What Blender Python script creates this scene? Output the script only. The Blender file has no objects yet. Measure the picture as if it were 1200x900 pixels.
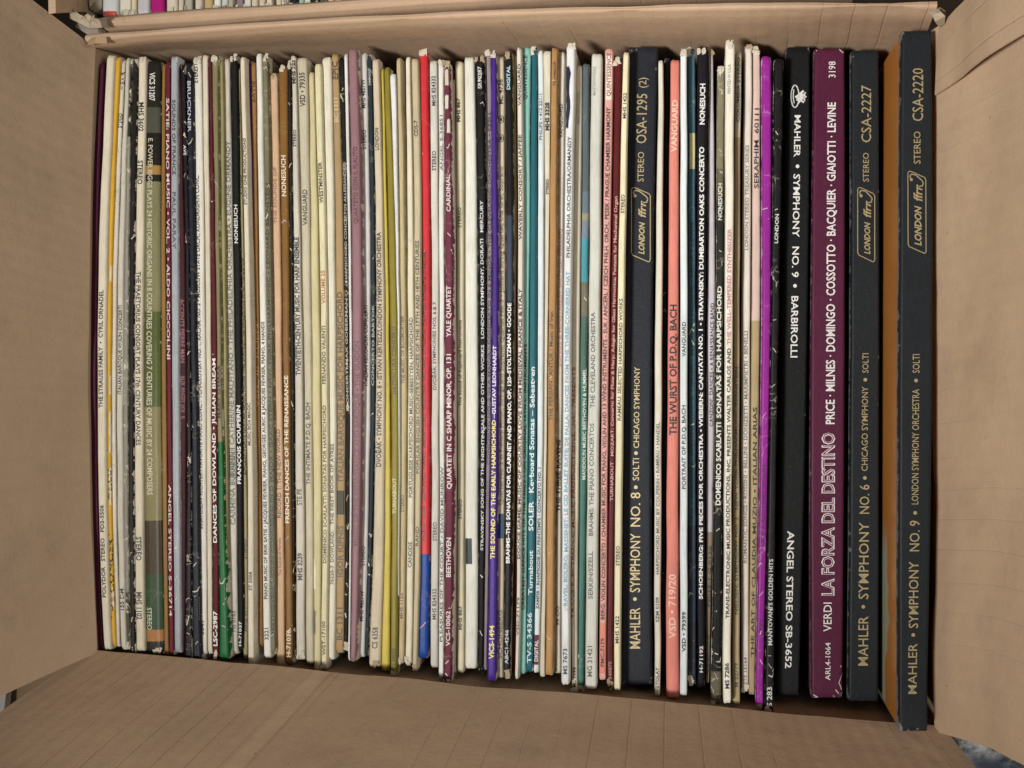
import bpy, bmesh, math, random
from mathutils import Vector, Matrix
random.seed(7)
S = bpy.context.scene
COL = S.collection

# ------------------------------------------------------------------ camera
FPX = 1200.0                                   # focal length in pixels of the 1200 wide photograph
ZS = 0.33                                      # level of the record spines
CAMZ = ZS + 0.50
nad = Vector((210 / FPX, 10 / FPX, -1)).normalized()      # straight down, in camera axes
Zc = -nad
Xc = (Vector((1, 0, 0)) - Zc * Zc.x).normalized()
Yc = Zc.cross(Xc)
ROT = Matrix((Xc, Yc, Zc))                     # camera axes -> world axes
cam_data = bpy.data.cameras.new('camera')
cam = bpy.data.objects.new('camera', cam_data); COL.objects.link(cam)
cam.matrix_world = Matrix.Translation((0, 0, CAMZ)) @ ROT.to_4x4()
cam_data.sensor_fit = 'HORIZONTAL'; cam_data.sensor_width = 36.0
cam_data.lens = 36.0 * FPX / 1200.0
cam_data.clip_start = 0.01; cam_data.clip_end = 50
S.camera = cam
S.render.resolution_x, S.render.resolution_y = 1024, 768

def P(px, py, z):
    d = ROT @ Vector(((px - 600) / FPX, (450 - py) / FPX, -1))
    t = (z - CAMZ) / d.z
    return Vector((d.x * t, d.y * t, z))

# ------------------------------------------------------------------ world, lamp, exposure
w = bpy.data.worlds.new('World'); S.world = w; w.use_nodes = True
w.node_tree.nodes['Background'].inputs[0].default_value = (1.0, 0.96, 0.91, 1)
w.node_tree.nodes['Background'].inputs[1].default_value = 0.07
def lamp(name, loc, aim, size, energy, spread, color):
    d = bpy.data.lights.new(name, 'AREA'); d.shape = 'DISK'; d.size = size; d.energy = energy; d.color = color; d.spread = math.radians(spread)
    o = bpy.data.objects.new(name, d); COL.objects.link(o); o.location = loc
    o.rotation_euler = (Vector(aim) - o.location).to_track_quat('-Z', 'Y').to_euler()
    return o
lamp('ceiling_lamp', (-0.52, -0.26, ZS + 1.22), (.0, .13, ZS), .2, 1.72, 48, (1.0, 0.97, 0.935))
lamp('fill_light', (1.15, -0.15, ZS + 1.25), (-.2, .06, ZS), .6, 3.2, 110, (1.0, 0.965, 0.92))  # added soft fill from the right, brightens the left flap; no known source
S.view_settings.view_transform = 'Standard'; S.view_settings.look = 'None'
S.view_settings.exposure = 0; S.view_settings.gamma = 1
S.cycles.max_bounces = 6

# ------------------------------------------------------------------ materials
def lin(c):
    if isinstance(c, str):
        c = [int(c[i:i + 2], 16) / 255 for i in (0, 2, 4)]
    return tuple(x / 12.92 if x <= 0.04045 else ((x + 0.055) / 1.055) ** 2.4 for x in c)

KALB = 0.76
def alb(c):
    return tuple(x * KALB for x in lin(c)) + (1,)

class NT:
    def __init__(s, tree): s.t = tree
    def n(s, typ, **kw):
        o = s.t.nodes.new(typ)
        for k, v in kw.items(): setattr(o, k, v)
        return o
    def put(s, sock, v):
        if isinstance(v, bpy.types.NodeSocket): s.t.links.new(v, sock)
        else: sock.default_value = v
    def math(s, op, a, b=0.0, c=None, clamp=False):
        o = s.n('ShaderNodeMath', operation=op, use_clamp=clamp)
        s.put(o.inputs[0], a); s.put(o.inputs[1], b)
        if c is not None: s.put(o.inputs[2], c)
        return o.outputs[0]
    def ramp(s, v, a, b, lo=0.0, hi=1.0):
        o = s.n('ShaderNodeMapRange', interpolation_type='SMOOTHSTEP')
        s.put(o.inputs[0], v); s.put(o.inputs[1], a); s.put(o.inputs[2], b); s.put(o.inputs[3], lo); s.put(o.inputs[4], hi)
        return o.outputs[0]
    def mixc(s, f, a, b, blend='MIX'):
        o = s.n('ShaderNodeMix', data_type='RGBA', blend_type=blend)
        s.put(o.inputs[0], f); s.put(o.inputs[6], a); s.put(o.inputs[7], b)
        return o.outputs[2]
    def noise(s, vec, scale, detail=3, rough=0.6):
        o = s.n('ShaderNodeTexNoise'); s.put(o.inputs['Vector'], vec)
        o.inputs['Scale'].default_value = scale; o.inputs['Detail'].default_value = detail; o.inputs['Roughness'].default_value = rough
        return o.outputs[0]
    def comb(s, x, y, z):
        o = s.n('ShaderNodeCombineXYZ'); s.put(o.inputs[0], x); s.put(o.inputs[1], y); s.put(o.inputs[2], z)
        return o.outputs[0]

def make_print_group():
    g = bpy.data.node_groups.new('worn_print', 'ShaderNodeTree')
    for nm, tp, dv in (('Color', 'NodeSocketColor', (1, 1, 1, 1)), ('Wear Color', 'NodeSocketColor', (.7, .65, .55, 1)),
                       ('Wear', 'NodeSocketFloat', .2), ('Crack', 'NodeSocketFloat', 0.), ('Seed', 'NodeSocketFloat', 0.),
                       ('Rough', 'NodeSocketFloat', .45), ('Aspect', 'NodeSocketFloat', .002)):
        s_ = g.interface.new_socket(nm, in_out='INPUT', socket_type=tp); s_.default_value = dv
    g.interface.new_socket('Shader', in_out='OUTPUT', socket_type='NodeSocketShader')
    T = NT(g); gi = T.n('NodeGroupInput'); go = T.n('NodeGroupOutput')
    uv = T.n('ShaderNodeUVMap'); sep = T.n('ShaderNodeSeparateXYZ'); T.put(sep.inputs[0], uv.outputs[0])
    U, V = sep.outputs[0], sep.outputs[1]
    ux = T.math('MULTIPLY', U, gi.outputs['Aspect']); vy = T.math('MULTIPLY', V, 0.3135)
    vec = T.comb(ux, vy, gi.outputs['Seed'])
    nA = T.noise(vec, 260, 5, .68)
    streak = T.comb(ux, T.math('MULTIPLY', vy, 0.08), gi.outputs['Seed'])
    nB = T.noise(streak, 1500, 2, .6)
    nC = T.noise(T.comb(T.math('MULTIPLY', ux, .5), vy, gi.outputs['Seed']), 45, 4, .6)
    nD = T.noise(vec, 1800, 2, .6)
    edge = T.math('POWER', T.math('ABSOLUTE', U), 5.0)
    endd = T.math('MINIMUM', V, T.math('SUBTRACT', 1.0, V))
    end = T.ramp(endd, 0.0, 0.022, 1.0, 0.0)
    sc = T.math('ADD', T.math('MULTIPLY', nA, .8), T.math('MULTIPLY', nB, .22))
    sc = T.math('ADD', sc, T.math('MULTIPLY', edge, .17))
    sc = T.math('ADD', sc, T.math('MULTIPLY', end, .16))
    thr = T.ramp(gi.outputs['Wear'], 0., 1., .90, .44)
    thr = T.math('SUBTRACT', .90, T.math('MULTIPLY', gi.outputs['Wear'], .46))
    sc = T.math('ADD', sc, T.math('MULTIPLY', T.math('SUBTRACT', T.noise(T.comb(0., vy, gi.outputs['Seed']), 26, 3, .6), .5), .34))
    m1 = T.ramp(sc, T.math('SUBTRACT', thr, .025), T.math('ADD', thr, .025))
    vo = T.n('ShaderNodeTexVoronoi', feature='DISTANCE_TO_EDGE')
    wob = T.n('ShaderNodeVectorMath', operation='ADD')
    nv = T.n('ShaderNodeTexNoise'); T.put(nv.inputs['Vector'], vec); nv.inputs['Scale'].default_value = 400
    sc_ = T.n('ShaderNodeVectorMath', operation='SCALE'); T.put(sc_.inputs[0], nv.outputs[1]); sc_.inputs['Scale'].default_value = .004
    T.put(wob.inputs[0], vec); T.put(wob.inputs[1], sc_.outputs[0])
    T.put(vo.inputs['Vector'], wob.outputs[0]); vo.inputs['Scale'].default_value = 190
    cl = T.ramp(vo.outputs['Distance'], 0.01, 0.06, 1., 0.)
    gate = T.ramp(nC, .54, .66)
    m2 = T.math('MULTIPLY', T.math('MULTIPLY', cl, gate), gi.outputs['Crack'], clamp=True)
    mask = T.math('MAXIMUM', m1, m2)
    nE = T.noise(T.comb(T.math('MULTIPLY', ux, .6), vy, T.math('ADD', gi.outputs['Seed'], 9.)), 11, 3, .6)
    tone = T.math('ADD', .60, T.math('MULTIPLY', nC, .32)); tone = T.math('ADD', tone, T.math('MULTIPLY', nE, .36)); tone = T.math('ADD', tone, T.math('MULTIPLY', nD, .16))
    tone = T.math('ADD', tone, T.math('MULTIPLY', T.math('SUBTRACT', nB, .5), .45))
    tc = T.comb(tone, tone, T.math('MULTIPLY', tone, T.math('ADD', .86, T.math('MULTIPLY', nB, .24))))
    base = T.mixc(1.0, gi.outputs['Color'], tc, 'MULTIPLY')
    fin = T.mixc(mask, base, gi.outputs['Wear Color'])
    spk = T.ramp(nD, .64, .72)
    fin = T.mixc(T.math('MULTIPLY', spk, .4), fin, (.12, .09, .06, 1))
    bs = T.n('ShaderNodeBsdfPrincipled'); T.put(bs.inputs['Base Color'], fin); bs.inputs['Specular IOR Level'].default_value = .16
    T.put(bs.inputs['Roughness'], T.math('ADD', gi.outputs['Rough'], T.math('MULTIPLY', mask, .3), clamp=True))
    bp = T.n('ShaderNodeBump'); bp.inputs['Strength'].default_value = .5; bp.inputs['Distance'].default_value = .00028
    hh = T.math('ADD', T.math('MULTIPLY', nA, 1.0), T.math('MULTIPLY', nD, .25)); hh = T.math('SUBTRACT', hh, T.math('MULTIPLY', mask, .4))
    T.put(bp.inputs['Height'], hh); T.put(bs.inputs['Normal'], bp.outputs[0])
    T.put(go.inputs[0], bs.outputs[0])
    return g
PRINT = make_print_group()

def print_mat(name, color, wear=.2, crack=0., rough=.42, wearcol='cfc6b2', aspect=.0018, bands=None):
    m = bpy.data.materials.new(name); m.use_nodes = True
    T = NT(m.node_tree); m.node_tree.nodes.clear()
    gn = T.n('ShaderNodeGroup'); gn.node_tree = PRINT
    out = T.n('ShaderNodeOutputMaterial'); T.put(out.inputs[0], gn.outputs[0])
    if bands:
        uv = T.n('ShaderNodeUVMap'); sp = T.n('ShaderNodeSeparateXYZ'); T.put(sp.inputs[0], uv.outputs[0])
        nz = T.noise(uv.outputs[0], 30, 3)
        v = T.math('ADD', sp.outputs[1], T.math('MULTIPLY', T.math('SUBTRACT', nz, .5), .006))
        cr = T.n('ShaderNodeValToRGB'); cr.color_ramp.interpolation = 'CONSTANT'
        el = cr.color_ramp.elements
        while len(el) > 1: el.remove(el[-1])
        el[0].position = 0; el[0].color = alb(bands[0][1])
        for p_, c_ in bands[1:]:
            e = el.new(p_); e.color = alb(c_)
        T.put(cr.inputs[0], v); T.put(gn.inputs['Color'], cr.outputs[0])
    else:
        gn.inputs['Color'].default_value = alb(color)
    gn.inputs['Wear Color'].default_value = alb(wearcol)
    gn.inputs['Wear'].default_value = wear; gn.inputs['Crack'].default_value = crack * .75
    gn.inputs['Seed'].default_value = random.uniform(0, 50); gn.inputs['Rough'].default_value = rough
    gn.inputs['Aspect'].default_value = aspect
    return m

_ink = {}
def ink(color, fade=.0, metal=0.0, rough=.5):
    k = (color, fade, metal)
    if k in _ink: return _ink[k]
    m = bpy.data.materials.new('printed_ink'); m.use_nodes = True
    T = NT(m.node_tree); bs = m.node_tree.nodes['Principled BSDF']; out = m.node_tree.nodes['Material Output']
    bs.inputs['Base Color'].default_value = alb(color); bs.inputs['Roughness'].default_value = rough; bs.inputs['Metallic'].default_value = metal
    tc = T.n('ShaderNodeTexCoord')
    nz = T.noise(tc.outputs['Object'], 900, 3, .7)
    hole = T.ramp(nz, .72 - fade * .3, .76 - fade * .3)
    tr = T.n('ShaderNodeBsdfTransparent'); mx = T.n('ShaderNodeMixShader')
    T.put(mx.inputs[0], hole); T.put(mx.inputs[1], bs.outputs[0]); T.put(mx.inputs[2], tr.outputs[0]); T.put(out.inputs[0], mx.outputs[0])
    _ink[k] = m
    return m

def cardboard_mat(name, color, flute=0.0075, along='U', strength=.5, press=1.0, seam=None):
    m = bpy.data.materials.new(name); m.use_nodes = True
    T = NT(m.node_tree); bs = m.node_tree.nodes['Principled BSDF']
    uv = T.n('ShaderNodeUVMap'); sp = T.n('ShaderNodeSeparateXYZ'); T.put(sp.inputs[0], uv.outputs[0])
    U, V = sp.outputs[0], sp.outputs[1]
    a, b = (U, V) if along == 'U' else (V, U)
    base = uv.outputs[0]
    big = T.noise(base, 9, 4, .6); mid = T.noise(base, 70, 4, .65); fine = T.noise(base, 900, 2, .6)
    fib = T.noise(T.comb(T.math('MULTIPLY', U, .15), V, 3.1), 1100, 2, .6)
    w1 = T.noise(T.comb(a, T.math('MULTIPLY', b, .10), 7.7), 14, 2, .5)
    ph = T.math('ADD', T.math('MULTIPLY', a, 1 / flute), T.math('MULTIPLY', w1, 1.6))
    sn = T.math('SINE', T.math('MULTIPLY', ph, 2 * math.pi))
    # sharp press lines now and then along the flutes
    ph2 = T.math('ADD', T.math('MULTIPLY', a, 1 / .0148), T.math('MULTIPLY', w1, 1.1))
    fr = T.math('ABSOLUTE', T.math('SUBTRACT', T.math('FRACT', ph2), .5))
    gate = T.ramp(T.noise(T.comb(T.math('MULTIPLY', a, 1.0), T.math('MULTIPLY', b, .5), 1.3), 16, 3, .6), .42, .62)
    line = T.math('MULTIPLY', T.math('MULTIPLY', T.ramp(fr, 0.0, .045, 1., 0.), gate), press)
    tone = T.math('ADD', .74, T.math('MULTIPLY', big, .26)); tone = T.math('ADD', tone, T.math('MULTIPLY', mid, .16))
    tone = T.math('ADD', tone, T.math('MULTIPLY', fib, .12))
    tone = T.math('SUBTRACT', tone, T.math('MULTIPLY', line, .10))
    tone = T.math('ADD', tone, T.math('MULTIPLY', T.math('SUBTRACT', fine, .5), .22))
    stain = T.ramp(T.noise(base, 14, 5, .7), .52, .70)
    tone = T.math('SUBTRACT', tone, T.math('MULTIPLY', stain, .12))
    scf = T.ramp(T.noise(T.comb(T.math('MULTIPLY', U, .25), V, 5.5), 160, 4, .7), .64, .72)
    scf2 = T.math('MULTIPLY', scf, T.ramp(T.noise(base, 8, 2), .5, .62))
    tone = T.math('ADD', tone, T.math('MULTIPLY', scf2, .16))
    if seam:
        inb = T.math('MULTIPLY', T.ramp(U, seam[0], seam[0] + .0008), T.ramp(U, seam[1], seam[1] + .0012, 1., 0.))
        tone = T.math('ADD', tone, T.math('MULTIPLY', inb, .10))
        ed = T.math('MULTIPLY', T.ramp(U, seam[0] - .0022, seam[0] - .0004), T.ramp(U, seam[0] - .0004, seam[0] + .0006, 1., 0.))
        tone = T.math('SUBTRACT', tone, T.math('MULTIPLY', ed, .14))
    col = T.mixc(1.0, alb(color), T.comb(tone, T.math('MULTIPLY', tone, T.math('ADD', .96, T.math('MULTIPLY', mid, .06))), T.math('MULTIPLY', tone, T.math('ADD', .9, T.math('MULTIPLY', big, .14)))), 'MULTIPLY')
    spk = T.ramp(T.noise(base, 420, 2, .5), .73, .77)
    col = T.mixc(T.math('MULTIPLY', spk, .5), col, alb('6a4d34'))
    T.put(bs.inputs['Base Color'], col); bs.inputs['Roughness'].default_value = .82
    bs.inputs['Specular IOR Level'].default_value = .25
    h = T.math('ADD', T.math('MULTIPLY', sn, .07), T.math('MULTIPLY', mid, .5)); h = T.math('SUBTRACT', h, T.math('MULTIPLY', line, .9))
    h = T.math('ADD', h, T.math('MULTIPLY', fine, .12)); h = T.math('ADD', h, T.math('MULTIPLY', big, 2.2))
    bp = T.n('ShaderNodeBump'); bp.inputs['Strength'].default_value = strength; bp.inputs['Distance'].default_value = .0016
    T.put(bp.inputs['Height'], h); T.put(bs.inputs['Normal'], bp.outputs[0])
    return m

def plain_mat(name, color, rough=.6, nscale=60, amt=.25, metal=0.):
    m = bpy.data.materials.new(name); m.use_nodes = True
    T = NT(m.node_tree); bs = m.node_tree.nodes['Principled BSDF']
    tc = T.n('ShaderNodeTexCoord'); nz = T.noise(tc.outputs['Object'], nscale, 4, .6)
    t = T.math('ADD', 1 - amt * .5, T.math('MULTIPLY', nz, amt))
    T.put(bs.inputs['Base Color'], T.mixc(1., alb(color), T.comb(t, t, t), 'MULTIPLY'))
    bs.inputs['Roughness'].default_value = rough
    return m

# ------------------------------------------------------------------ object helpers
def link_mesh(name, verts, faces, mat, parent=None, origin=Vector((0, 0, 0)), uvs=None, smooth=True):
    me = bpy.data.meshes.new(name)
    me.from_pydata([tuple(Vector(v) - origin) for v in verts], [], faces)
    if uvs:
        ul = me.uv_layers.new(name='UVMap')
        for lp in me.loops: ul.data[lp.index].uv = uvs[lp.vertex_index]
    me.materials.append(mat)
    if smooth:
        for p in me.polygons: p.use_smooth = True
    o = bpy.data.objects.new(name, me); COL.objects.link(o)
    if parent:
        o.parent = parent
    else:
        o.location = origin
    return o

def thing(name, label, cat, loc, group=None):
    o = bpy.data.objects.new(name, None); COL.objects.link(o); o.location = loc
    o.empty_display_size = .02
    o['label'] = label; o['category'] = cat
    if group: o['group'] = group
    return o

def sstep(x): x = max(0., min(1., x)); return x * x * (3 - 2 * x)
def vnoise(x, seed):
    i = math.floor(x); f = x - i
    def h(k): return random.Random(int(k) * 7919 + int(seed) * 104729).uniform(-1, 1)
    return h(i) * (1 - sstep(f)) + h(i + 1) * sstep(f)

# ------------------------------------------------------------------ cardboard panels
def panel(name, rows, nu, mat, parent, origin, thick=.004, bumps=.0012, seed=1, sub=6, ragged=0.0, flip=False, bow=None):
    """rows: list of (left point, right point); sheet lofted through them, closed with real thickness."""
    R = []
    for k in range(len(rows) - 1):
        (a0, b0), (a1, b1) = rows[k], rows[k + 1]
        m_ = sub if k < len(rows) - 2 else sub + 1
        for j in range(m_):
            t = j / sub
            R.append((Vector(a0).lerp(Vector(a1), t), Vector(b0).lerp(Vector(b1), t)))
    nv = len(R); G = []
    for j, (a, b) in enumerate(R):
        G.append([a.lerp(b, i / nu) + (Vector(bow) * (4 * i / nu * (1 - i / nu)) if bow else Vector()) for i in range(nu + 1)])
    Nn = []
    for j in range(nv):
        row = []
        for i in range(nu + 1):
            du = G[j][min(i + 1, nu)] - G[j][max(i - 1, 0)]
            dv = G[min(j + 1, nv - 1)][i] - G[max(j - 1, 0)][i]
            n = du.cross(dv).normalized()
            row.append(-n if flip else n)
        Nn.append(row)
    top, bot, uvs = [], [], []
    vacc = [0.]
    for j in range(1, nv): vacc.append(vacc[-1] + (G[j][nu // 2] - G[j - 1][nu // 2]).length)
    ul = (G[0][nu] - G[0][0]).length
    for j in range(nv):
        for i in range(nu + 1):
            u, v = i / nu * ul, vacc[j]
            d = bumps * (vnoise(u * 28, seed) * .6 + vnoise(v * 34 + u * 9, seed + 5) * .6 + vnoise(u * 75, seed + 9) * .25)
            p = G[j][i] + Nn[j][i] * d
            if ragged and j == nv - 1:
                p = p + (G[j][i] - G[j - 1][i]).normalized() * ragged * (vnoise(i * .9, seed + 3) + .6 * vnoise(i * 2.3, seed + 4))
            top.append(p); bot.append(p - Nn[j][i] * thick); uvs.append((u + seed * 1.37, v))
    W = nu + 1; N = len(top); F = []
    def q(a, b, c, d): F.append((d, c, b, a) if flip else (a, b, c, d))
    for j in range(nv - 1):
        for i in range(nu):
            a = j * W + i
            q(a, a + 1, a + 1 + W, a + W); q(N + a + W, N + a + 1 + W, N + a + 1, N + a)
    for i in range(nu):
        q(i + 1, i, N + i, N + i + 1)
        a = (nv - 1) * W + i; q(a, a + 1, N + a + 1, N + a)
    for j in range(nv - 1):
        a = j * W; q(a, a + W, N + a + W, N + a)
        a = j * W + nu; q(a + W, a, N + a, N + a + W)
    o = link_mesh(name, top + bot, F, mat, parent, origin, uvs + uvs)
    try: o.data.set_sharp_from_angle(angle=math.radians(50))
    except Exception: pass
    return o

# ------------------------------------------------------------------ the record spines
LFULL = 0.3135
def fit3(vals):
    """quadratic through the edge pixel at the three measured rows y = 135, 450, 725, straight beyond them"""
    y0, y1, y2 = 135., 450., 725.
    a, b, c = vals
    def f(y):
        yy = min(max(y, 60), 800)
        return (a * (yy - y1) * (yy - y2) / ((y0 - y1) * (y0 - y2)) + b * (yy - y0) * (yy - y2) / ((y1 - y0) * (y1 - y2))
                + c * (yy - y0) * (yy - y1) / ((y2 - y0) * (y2 - y1)))
    return f

class Spine:
    def __init__(s, xs, top, bot, z, crown=.0008, flat=.62, wob=.00035, seed=0, shrink=.955, enddrop=.0014, fx=None, nar=.13):
        s.nar = nar
        if fx: s.fl, s.fr = fx
        else: s.fl, s.fr = fit3(xs[0::2]), fit3(xs[1::2])
        s.top, s.bot, s.z = top, bot, z
        s.crown, s.flat, s.wob, s.seed, s.shrink, s.ed = crown, flat, wob, seed, shrink, enddrop
        s.L = (P(s.cx(top), top, z) - P(s.cx(bot), bot, z)).length
    def cx(s, y): return (s.fl(y) + s.fr(y)) / 2
    def surf(s, u, t, off=0.):
        y = s.top + (s.bot - s.top) * t
        l, r = s.fl(y), s.fr(y)
        e = min(t, 1 - t) * s.L                     # metres from the nearer end
        nar = 1 - s.nar * max(0, 1 - e / .0022) ** 2 if s.ed > 0 else 1
        px = (l + r) / 2 + u * (r - l) / 2 * s.shrink * nar
        p = P(px, y, s.z)
        lat = .00022 * vnoise(t * 13, s.seed) * (s.wob / .00035)
        p.x += lat
        dz = s.wob * (vnoise(t * 9, s.seed + 1) + .4 * vnoise(t * 31, s.seed + 2)) * .6
        k = max(0., (abs(u) - s.flat) / (1 - s.flat))
        dz -= s.crown * k * k
        if s.ed > 0: dz -= s.ed * max(0, 1 - e / .0028) ** 2 * (1 + .5 * vnoise(u * 2 + (9 if t > .5 else 0), s.seed + 3))
        p.z += dz + off
        return p
    def ut(s, px, py):
        t = (py - s.top) / (s.bot - s.top)
        l, r = s.fl(py), s.fr(py)
        return (px - (l + r) / 2) / ((r - l) / 2 * s.shrink), t

UPROF = [-1, -.93, -.82, -.62, -.3, 0, .3, .62, .82, .93, 1]
def build_spine(sp, mat, root, origin, depth=.005, n=60):
    ts = []
    for i in range(n + 1):
        ts.append(i / n)
    ts += [.0015, .0035, .006, .0095, 1 - .0015, 1 - .0035, 1 - .006, 1 - .0095]
    ts = sorted(set(ts))
    V, UV, F = [], [], []
    us = [None] + UPROF + [None]
    W = len(us)
    for t in ts:
        for k, u in enumerate(us):
            if u is None:
                q = sp.surf(-1 if k == 0 else 1, t); q = q.copy(); q.z = min(q.z, sp.z - sp.crown) - depth
                V.append(q); UV.append((-1.2 if k == 0 else 1.2, t))
            else:
                V.append(sp.surf(u, t)); UV.append((u, t))
    for j in range(len(ts) - 1):
        for k in range(W - 1):
            a = j * W + k
            F.append((a, a + W, a + W + 1, a + 1))
    F.append(tuple(range(W))); b = (len(ts) - 1) * W; F.append(tuple(b + k for k in reversed(range(W))))
    return link_mesh('spine', V, F, mat, root, origin, UV)

def build_cover(sp, mat, root, origin, zbot, inset=.93, depth=.003, n=14):
    V, F = [], []
    for i in range(n + 1):
        t = i / n
        t2 = .003 + .994 * t
        for u in (-inset, inset):
            q = sp.surf(u, t2); q = q.copy(); q.z = sp.z - sp.crown - depth; V.append(q)
            r = q.copy(); r.z = zbot; V.append(r)
    for i in range(n):
        a = i * 4; b = a + 4
        F.append((a, b, b + 1, a + 1)); F.append((a + 2, a + 3, b + 3, b + 2)); F.append((a, a + 2, b + 2, b)); F.append((a + 1, b + 1, b + 3, a + 3))
    F.append((0, 1, 3, 2)); a = n * 4; F.append((a, a + 2, a + 3, a + 1))
    return link_mesh('cover', V, F, mat, root, origin, smooth=False)

# ---- lettering
_txt = {}
def text_tris(s, bold=0., shear=0., spacing=1.0, res=2):
    key = (s, bold, shear, spacing, res)
    if key in _txt: return _txt[key]
    cu = bpy.data.curves.new('t', 'FONT'); cu.body = s; cu.size = 1; cu.offset = bold; cu.shear = shear
    cu.space_character = spacing; cu.resolution_u = res; cu.fill_mode = 'FRONT'
    o = bpy.data.objects.new('t', cu); COL.objects.link(o)
    me = bpy.data.meshes.new_from_object(o)
    vs = [tuple(v.co) for v in me.vertices]; fs = [tuple(p.vertices) for p in me.polygons]
    bpy.data.objects.remove(o); bpy.data.curves.remove(cu); bpy.data.meshes.remove(me)
    _txt[key] = (vs, fs)
    return vs, fs
CAP = None
def cap_height():
    global CAP
    if CAP is None: CAP = max(v[1] for v in text_tris('H')[0])
    return CAP

class Marks:
    """collects print on one spine, by ink"""
    def __init__(s, sp): s.sp = sp; s.by = {}; s.nt = 0
    def add(s, part, mat, V, F):
        vs, fs = s.by.setdefault((part, mat), ([], []))
        o = len(vs); vs.extend(V); fs.extend(tuple(i + o for i in f) for f in F)
    def text(s, string, y0, y1, mat, h=.62, off=0., bold=0., shear=0., spacing=1.0, layer=0, part='lettering'):
        vs, fs = text_tris(string, bold, shear, spacing)
        if not vs: return
        x0 = min(v[0] for v in vs); x1 = max(v[0] for v in vs); c = cap_height()
        V = []
        up = y0 > y1
        for x, y, _ in vs:
            py = y0 + (y1 - y0) * (x - x0) / (x1 - x0)
            t = (py - s.sp.top) / (s.sp.bot - s.sp.top)
            a = (y / c - .5) * 2 * h                     # -h..h for baseline..cap
            u = off + (-a if up else a)
            V.append(s.sp.surf(max(-.99, min(.99, u)), t, .00016 + .00008 * layer))
        s.nt += 1; s.add((part, s.nt if part == 'lettering' else 0), mat, V, fs)
    def poly(s, pts, mat, part='stripe_mark', layer=0):
        V = []
        for px, py in pts:
            u, t = s.sp.ut(px, py); V.append(s.sp.surf(max(-1.0, min(1.0, u)), max(0, min(1, t)), .0001 + .00006 * layer))
        if part == 'lettering': s.nt += 1
        s.add((part, s.nt if part == 'lettering' else 0), mat, V, [tuple(range(len(pts)))])
    def rect(s, u0, u1, y0, y1, mat, part='label_patch', layer=0, ragged=0., seed=0, n=None):
        n = n or max(1, int(abs(y1 - y0) / 8))
        us = [u0 + (u1 - u0) * k / 6 for k in range(7)]
        V, F = [], []
        for i in range(n + 1):
            y = y0 + (y1 - y0) * i / n; t = (y - s.sp.top) / (s.sp.bot - s.sp.top)
            for k, u in enumerate(us):
                uu = u
                if ragged and k in (0, 6): uu = u + ragged * vnoise(i * 1.7 + k, seed)
                tt = t
                if ragged and i in (0, n): tt = t + ragged * .008 * vnoise(k * 1.3 + i, seed + 2)
                V.append(s.sp.surf(max(-1, min(1, uu)), max(0, min(1, tt)), .00007 + .00005 * layer))
        for i in range(n):
            for k in range(6):
                a = i * 7 + k; F.append((a, a + 7, a + 8, a + 1))
        s.add((part, (y0, u0) if part != 'barcode_mark' else 0), mat, V, F)
    def stripes(s, y0, y1, n, mat, slope=12, u0=-.85, u1=.85, wd=1.5):
        for i in range(n):
            y = y0 + (y1 - y0) * i / n
            l, r = s.sp.fl(y), s.sp.fr(y); c, hw = (l + r) / 2, (r - l) / 2
            s.poly([(c + u0 * hw, y + slope), (c + u0 * hw, y + slope + wd), (c + u1 * hw, y + wd), (c + u1 * hw, y)], mat)
    def barcode(s, y0, y1, mat, seed=1):
        rr = random.Random(seed); y = y0
        while y < y1:
            d = rr.choice((.7, .9, 1.4)); s.rect(-.8, .8, y, y + d, mat, 'barcode_mark', n=1); y += d + rr.choice((.8, 1.1, 1.5))
    def stroke(s, pts, wd, mat, part='emblem', layer=0, closed=False):
        n = len(pts); rng = n if closed else n - 1
        for i in range(rng):
            (x0, y0), (x1, y1) = pts[i], pts[(i + 1) % n]
            L = math.hypot(x1 - x0, y1 - y0) or 1
            nx, ny = -(y1 - y0) / L * wd / 2, (x1 - x0) / L * wd / 2
            ex, ey = (x1 - x0) / L * wd * .3, (y1 - y0) / L * wd * .3
            s.poly([(x0 + nx - ex, y0 + ny - ey), (x1 + nx + ex, y1 + ny + ey), (x1 - nx + ex, y1 - ny + ey), (x0 - nx - ex, y0 - ny - ey)], mat, part, layer)
    def build(s, spine, origin):
        for (part, mat), (V, F) in s.by.items():
            link_mesh(part[0], V, F, mat, spine, origin, smooth=False)

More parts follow.
